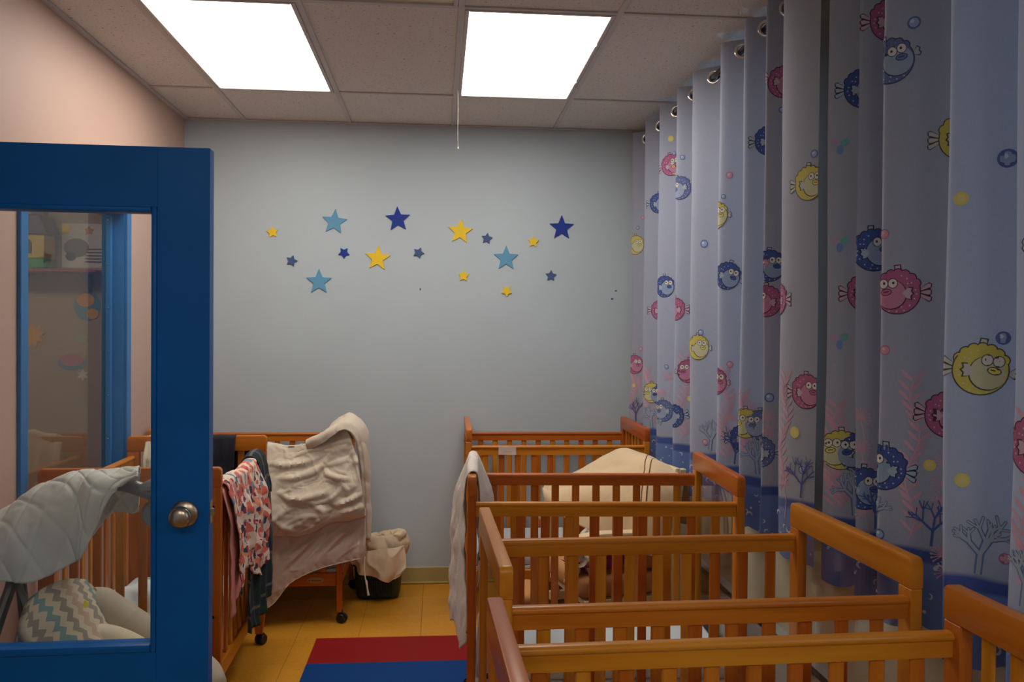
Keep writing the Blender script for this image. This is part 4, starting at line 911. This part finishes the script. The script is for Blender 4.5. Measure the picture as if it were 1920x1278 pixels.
# ------------------------------------------------------------------ glider chair with beige blanket
t = thing('glider_chair', 'cream wooden glider chair with tan cushions under a beige blanket', 'chair', (.822, 3.99, -.006), math.radians(192))
for s in (-1, 1):
    y = s*.265
    MB().prism([(x, z) for x, z in [(-.22,.630),(.16,.640),(.25,.632),(.285,.610),(.28,.590),(.24,.592),(.15,.610),(-.22,.605)]], 1, y-.033, y+.033).build('armrest', MAT['cream_wood'], t, bevel=.008, seg=2)
    MB().prism([(.16,.20),(.195,.20),(.215,.61),(.175,.61)], 1, y-.014, y+.014).build('arm_post', MAT['cream_wood'], t, bevel=.004)
    MB().prism([(-.20,.20),(-.165,.20),(-.17,.61),(-.205,.61)], 1, y-.014, y+.014).build('arm_post', MAT['cream_wood'], t, bevel=.004)
    MB().box(-.21, .21, y-.014, y+.014, .18, .225).build('side_rail', MAT['cream_wood'], t, bevel=.004)
    MB().prism([(-.26,.012),(.26,.012),(.26,.04),(.05,.055),(-.05,.055),(-.26,.04)], 1, s*.22-.02, s*.22+.02).build('base_runner', MAT['cream_wood'], t, bevel=.004)
    for x0, x1 in ((.20,.10), (-.20,-.10)):
        MB().tube([(x0,s*.235,.20),(x1,s*.235,.06)], .009, 8).build('swing_link', MAT['black'], t)
    MB().prism([(-.19,.42),(-.155,.42),(-.235,.90),(-.27,.90)], 1, s*.235-.016, s*.235+.016).build('back_post', MAT['cream_wood'], t, bevel=.004)
for x in (-.22, .22): MB().box(x-.02, x+.02, -.24, .24, .015, .04).build('base_crossbar', MAT['cream_wood'], t, bevel=.004)
MB().prism([(-.205,.80),(-.18,.80),(-.215,.905),(-.24,.905)], 1, -.25, .25).build('back_top_rail', MAT['cream_wood'], t, bevel=.006, seg=2)
MB().box(-.18, .22, -.235, .235, .30, .325).build('seat_board', MAT['cream_wood'], t, bevel=.003)
MB().box(-.17, .245, -.228, .228, .327, .43).build('seat_cushion', MAT['tan'], t, bevel=.035, seg=4)
MB().prism([(-.165,.435),(-.05,.435),(-.13,.86),(-.215,.86)], 1, -.215, .215).build('back_cushion', MAT['tan'], t, bevel=.035, seg=4)
BL = [[(1.235,4.020,.581),(1.175,4.150,.579),(1.128,4.250,.585),(1.038,4.340,.608),(.917,4.370,.603),(.747,4.370,.590),(.605,4.360,.608),(.551,4.330,.628)],
 [(1.174,3.900,.812),(1.091,4.020,.842),(1.044,4.150,.856),(.965,4.280,.868),(.875,4.340,.826),(.730,4.360,.757),(.592,4.350,.710),(.544,4.320,.694)],
 [(1.109,3.800,.874),(1.025,3.920,.923),(.979,4.050,.932),(.919,4.200,.929),(.840,4.280,.877),(.709,4.320,.800),(.571,4.320,.743),(.533,4.300,.720)],
 [(1.072,3.740,.841),(.974,3.800,.892),(.931,3.900,.896),(.874,4.050,.883),(.802,4.150,.836),(.682,4.220,.771),(.577,4.280,.720),(.533,4.280,.702)],
 [(1.050,3.710,.727),(.938,3.720,.750),(.891,3.780,.762),(.827,3.920,.748),(.750,4.050,.728),(.659,4.140,.706),(.586,4.220,.678),(.541,4.270,.665)],
 [(.996,3.700,.515),(.933,3.690,.530),(.879,3.720,.547),(.847,3.850,.559),(.764,3.980,.558),(.685,4.060,.579),(.610,4.160,.610),(.563,4.250,.631)]]
t = thing('beige_blanket', 'plain beige fleece blanket draped over the glider chair', 'blanket', (.85, 4.05, .9)); off = Vector(t.location)
def d_bl(u, v, p): return .005*crease((p.x*4, p.y*4, p.z*3), .10)+ .006*fbm(p, 6)+.010*math.sin(u*16+1.5*noise.noise(p*4))*max(0, v-.55)*1.5
sheet('blanket_body', S(BL), 110, 80, MAT['beige'], d_bl, .008, t)
P, _ = surf(S(BL), 110, 80, d_bl)
for k in (17, 23):
    MB().tube([P[i][k]+Vector((-.003,-.006,.004)) for i in range(30, 80)], .0022, 6).build('piping', MAT['piping'], t)
def pillow(name, mat, hx, hy, hz, parent=None, wr=.006, ws=14, seed=0, nu=28, nv=18):
    rows = []
    for i in range(nv+1):
        la = -PI/2+PI*i/nv; row = []
        for j in range(nu):
            lo = 2*PI*j/nu; sp = lambda c, e: math.copysign(abs(c)**e, c)
            p = Vector((hx*sp(math.cos(lo),.45)*sp(math.cos(la),.7), hy*sp(math.sin(lo),.45)*sp(math.cos(la),.7), hz*math.sin(la)))
            row.append(p*(1+wr/max(hx,hy)*fbm(p+Vector((seed,0,0)), ws)*4))
        rows.append(row)
    return MB().grid(rows, close_u=True).build(name, mat, parent, smooth=80)
o = pillow('cushion', MAT['magenta'], .10, .07, .055); o.location = (.77, 3.83, .505); o.rotation_euler = (.5,.1,.2); tag(o, 'dark magenta cushion on the glider chair seat', 'cushion')
t = thing('soft_toy', 'white fluffy soft toy with magenta trim on the glider chair seat', 'soft toy', (.655, 3.80, .437))
o = pillow('toy_body', MAT['fluffy'], .042, .042, .06, t, .02, 30, 2); o.location = (0,0,.062)
o = pillow('toy_trim', MAT['magenta'], .050, .050, .016, t, .02, 40, 5); o.location = (0,0,.022)
t = thing('footstool', 'small cream footstool with a tan cushion in front of the glider chair', 'footstool', (.385, 3.90, .005), math.radians(12))
MB().box(-.10,.10,-.13,.13,.255,.33).build('stool_cushion', MAT['plush_tan'], t, bevel=.03, seg=4)
MB().box(-.11,.11,-.14,.14,.235,.256).build('stool_board', MAT['cream_wood'], t, bevel=.004)
for s in (-1, 1):
    MB().tube([(-.10,s*.12,.24),(.09,s*.12,.012)], .013, 8).build('stool_leg', MAT['cream_wood'], t); MB().tube([(.10,s*.145,.24),(-.09,s*.145,.012)], .013, 8).build('stool_leg', MAT['cream_wood'], t)
# ------------------------------------------------------------------ baby swing behind the door
t = thing('baby_swing', 'grey framed baby swing with chevron padded seat behind the door glass', 'swing', (-1.08, 2.70, 0)); off = Vector(t.location)
def O(ps): return [Vector(p)-off for p in ps]
MB().tube(O([(-1.28,2.70,.80),(-1.275,2.70,.93),(-1.19,2.70,1.02),(-1.095,2.70,1.052),(-1.01,2.69,1.050),(-.938,2.68,1.038),(-.865,2.675,1.012),(-.83,2.67,.97)]), [.015,.018,.020,.022,.022,.022,.022,.020], 14).build('top_arm', MAT['grey_plastic'], t)
MB().lathe([(.001,-.05),(.035,-.05),(.045,-.035),(.047,0),(.045,.035),(.035,.05),(.001,.05)], Vector((-.845,2.665,.962))-off, 1, 24).build('motor_hub', MAT['grey_plastic'], t)
MB().tube(O([(-.90,2.66,1.035),(-.865,2.655,1.045),(-.83,2.65,1.03)]), [.012,.022,.020], 10).build('hub_cap', MAT['light_grey'], t)
MB().lathe([(.001,-.04),(.03,-.04),(.036,-.02),(.036,.02),(.03,.04),(.001,.04)], Vector((-1.285,2.70,.785))-off, 1, 20).build('pivot_hub', MAT['grey_plastic'], t)
for pts in (((-1.285,2.69,.79),(-1.285,2.675,.74),(-1.292,2.65,.69),(-1.305,2.61,.60),(-1.33,2.54,.42),(-1.36,2.46,.18),(-1.37,2.42,.02)),
            ((-1.285,2.72,.79),(-1.295,2.77,.66),(-1.32,2.86,.42),(-1.35,2.96,.18),(-1.36,3.00,.02)),
            ((-.845,2.65,.95),(-.835,2.60,.78),(-.81,2.53,.5),(-.78,2.46,.18),(-.77,2.42,.02)),
            ((-.845,2.69,.95),(-.835,2.75,.78),(-.81,2.85,.5),(-.78,2.95,.18),(-.77,3.00,.02))):
    MB().tube(O([cr1([Vector(p) for p in pts], k/20) for k in range(21)]), .016, 10).build('frame_leg', MAT['swing_dark'], t)
for x, k in ((-1.365, 1), (-.77, 1)): MB().tube(O([(x,2.40,.016),(x,3.02,.016)]), .016, 10).build('foot_tube', MAT['swing_dark'], t)
MB().tube(O([(-1.285,2.70,.77),(-1.24,2.72,.60),(-1.12,2.73,.47)]), .010, 8).build('seat_hanger', MAT['grey_plastic'], t)
MB().tube(O([(-.845,2.68,.94),(-.84,2.72,.60),(-.86,2.73,.38)]), .010, 8).build('seat_hanger', MAT['grey_plastic'], t)
SEAT = [[(-1.192,2.520,.671),(-1.202,2.600,.717),(-1.190,2.720,.726),(-1.176,2.840,.699),(-1.156,2.920,.657)],
 [(-1.176,2.500,.635),(-1.160,2.600,.669),(-1.157,2.730,.666),(-1.151,2.840,.645),(-1.150,2.930,.613)],
 [(-1.141,2.500,.585),(-1.122,2.600,.605),(-1.119,2.730,.599),(-1.124,2.840,.592),(-1.136,2.930,.569)],
 [(-1.068,2.500,.518),(-1.053,2.600,.532),(-1.061,2.730,.523),(-1.084,2.840,.525),(-1.101,2.930,.515)],
 [(-.954,2.500,.461),(-.946,2.600,.465),(-.962,2.730,.453),(-.992,2.840,.462),(-1.024,2.930,.459)],
 [(-.791,2.500,.395),(-.808,2.600,.397),(-.832,2.730,.382),(-.866,2.840,.380),(-.902,2.930,.377)],
 [(-.655,2.550,.399),(-.665,2.620,.387),(-.688,2.730,.361),(-.721,2.840,.338),(-.745,2.900,.325)]]
o = sheet('seat_pad', S(SEAT), 70, 90, MAT['chevron'], lambda u,v,p: .006*fbm(p, 8), .03, t, -1); o['label'] = 'seat pad printed with grey, teal and peach chevrons'
lo = [[tuple(Vector(p)+Vector((-.012,0,-.05))) for p in r] for r in SEAT]
sheet('seat_shell', S(lo), 40, 50, MAT['grey_plastic'], None, .012, t, -1)
BO = [cr1([Vector(p) for p in ((-1.178,2.93,.640),(-1.119,2.93,.592),(-1.029,2.92,.532),(-.919,2.90,.468),(-.806,2.87,.405),(-.70,2.80,.352))], k/30) for k in range(31)]
MB().tube(O(BO), [.015+.045*math.sin(min(1, k/6)*PI/2) if k < 26 else .06*math.cos((k-26)/5*1.3) for k in range(31)], 18).build('side_bolster', MAT['seat_grey'], t, smooth=80)
PD = [cr1([Vector(p) for p in ((-1.11,2.80,.545),(-1.04,2.80,.520),(-.955,2.79,.478),(-.86,2.77,.425),(-.76,2.75,.375))], k/24) for k in range(25)]
MB().tube(O(PD), [.052*math.sin(PI*min(1, .12+k/26*.9))**.5 for k in range(25)], 18).build('body_pad', MAT['seat_cream'], t, smooth=80)
QUILT = [[(-1.46,2.86,.690),(-1.408,2.86,.707),(-1.306,2.86,.723),(-1.193,2.86,.782),(-1.134,2.86,.833),(-1.056,2.86,.916),(-.972,2.86,.927)],
 [(-1.46,2.82,.800),(-1.388,2.82,.855),(-1.287,2.82,.905),(-1.176,2.82,.972),(-1.119,2.82,.994),(-1.041,2.82,.997),(-.958,2.82,1.005)],
 [(-1.45,2.72,.902),(-1.339,2.72,.956),(-1.242,2.72,1.014),(-1.135,2.72,1.068),(-1.079,2.72,1.084),(-1.004,2.72,1.084),(-.924,2.72,1.081)],
 [(-1.43,2.63,.902),(-1.295,2.63,.948),(-1.204,2.63,.999),(-1.1,2.63,1.057),(-1.047,2.63,1.073),(-.977,2.63,1.08),(-.90,2.63,1.09)],
 [(-1.40,2.575,.853),(-1.268,2.575,.882),(-1.179,2.575,.920),(-1.082,2.575,.973),(-1.029,2.575,1.004),(-.965,2.60,1.066),(-.885,2.60,1.088)],
 [(-1.397,2.57,.778),(-1.265,2.57,.781),(-1.17,2.57,.782),(-1.075,2.57,.826),(-1.024,2.57,.869),(-.968,2.575,1.030),(-.880,2.58,1.078)]]
def d_quilt(u, v, p):
    a, b = u*6.2+v*3.4, u*6.2-v*3.4
    g = max(math.exp(-((a-round(a))/.07)**2), math.exp(-((b-round(b))/.07)**2))
    return -(-.006*g+.014*math.sin(u*17+v*3+2*noise.noise(p*5))*min(1, abs(v-.4)*2.5)+.010*fbm(p, 7))
o = sheet('pale_quilt', QUILT, 130, 110, MAT['quilt'], d_quilt, .006)
tag(o, 'pale diamond stitched quilt draped over the baby swing arm', 'quilt')
# ------------------------------------------------------------------ things seen through the interior window
yb = YB-.001
t = thing('wall_shelf', 'red wall shelf with a toy house seen through the blue framed window', 'shelf', (-2.15, yb, 1.845))
MB().box(-.32,.24,-.2,0,-.015,.0).build('shelf_board', MAT['shelf_red'], t, bevel=.002)
for x in (-.22, .14): MB().prism([(0,-.015),(-.14,-.015),(0,-.12)], 0, x-.008, x+.008).build('shelf_bracket', MAT['toy_purple'], t)
t = thing('toy_house', 'yellow toy house with a purple roof on the red shelf', 'toy house', (-2.285, yb-.10, 1.8455))
MB().box(-.09,.09,-.07,.07,.06,.19).build('house_wall', MAT['toy_yellow'], t, bevel=.004)
MB().box(-.10,.10,-.08,.08,0,.06).build('house_base', MAT['toy_green'], t, bevel=.01)
MB().prism([(-.12,.19),(.12,.19),(.07,.30),(-.07,.30)], 1, -.085, .085).build('house_roof', MAT['toy_purple'], t, bevel=.006)
MB().box(.0,.07,-.03,.03,.28,.34).build('house_chimney', MAT['toy_purple'], t, bevel=.004)
MB().prism([(-.025,.085),(.025,.085),(.025,.14)]+arc(0,.14,.025,0,180), 1, -.0735, -.068).build('house_window', MAT['toy_dark'], t)
MB().prism([(-.03,.001),(.03,.001),(0,.055)], 1, -.085, -.078).build('house_gate', MAT['toy_green'], t)
def flat(name, label, x, z, parts, cat):
    t = thing(name, label, cat, (x, yb, z))
    for k, (nm, poly, m) in enumerate(parts):
        MB().prism(poly, 1, -.002-.0012*(k+1), -.0005).build(nm, MAT[m], t, smooth=0)
    return t
el = lambda cx, cz, a, b, n=18: [(cx+a*math.cos(2*PI*k/n), cz+b*math.sin(2*PI*k/n)) for k in range(n)]
star5 = lambda cx, cz, R, q=.55, n=5: [(cx+(R if k % 2 == 0 else R*q)*math.sin(PI*k/n), cz+(R if k % 2 == 0 else R*q)*math.cos(PI*k/n)) for k in range(2*n)]
rect = lambda x0, x1, z0, z1: [(x0,z0),(x1,z0),(x1,z1),(x0,z1)]
flat('wall_poster', 'pale poster with a grey picture and a yellow star seen through the window', -2.06, 1.99,
     [('poster_sheet', rect(-.11,.13,-.125,.13), 'bright_paper'), ('poster_picture', el(-.03,-.01,.07,.055), 'grey_paper'), ('poster_patch', el(-.06,-.06,.03,.025), 'toy_dark'), ('poster_star', star5(.04,.09,.03), 'orange_paper')]
     +[('text_line', rect(.02,.11,-.02-.018*k,-.014-.018*k), 'grey_ink') for k in range(5)], 'poster')
flat('paper_planet', 'blue and yellow paper planet on the wall behind the window', -2.03, 1.645, [('planet_disc', el(0,0,.075,.085), 'sky_paper'), ('planet_patch', el(-.01,.035,.05,.04), 'orange_paper'), ('planet_patch', el(.03,-.045,.035,.03), 'orange_paper')], 'decoration')
flat('paper_sun', 'yellow paper sun on the wall behind the window', -2.335, 1.474, [('sun_disc', star5(0,0,.075,.6,9), 'orange_paper')], 'decoration')
flat('paper_bug', 'small green paper bug on the wall behind the window', -2.06, 1.46, [('bug_body', el(0,0,.03,.02), 'green_paper')], 'decoration')
flat('paper_cloud', 'pink paper cloud with blue rim on the wall behind the window', -2.115, 1.325, [('cloud_rim', el(0,-.008,.08,.045), 'sky_paper'), ('cloud_body', el(0,.008,.066,.036), 'pink_paper')], 'decoration')
flat('paper_flower', 'small white paper flower on the wall behind the window', -2.055, 1.245, [('flower_head', star5(0,0,.035,.5,6), 'bright_paper')], 'decoration')
ld = bpy.data.lights.new('far_room_lamp', 'AREA'); ld.shape = 'RECTANGLE'; ld.size = 1.1; ld.size_y = .5; ld.energy = 15; ld.color = (1,.85,.68)
lo_ = bpy.data.objects.new('far_room_lamp', ld); COL.objects.link(lo_); lo_.location = (-2.45, 3.4, H-.02)
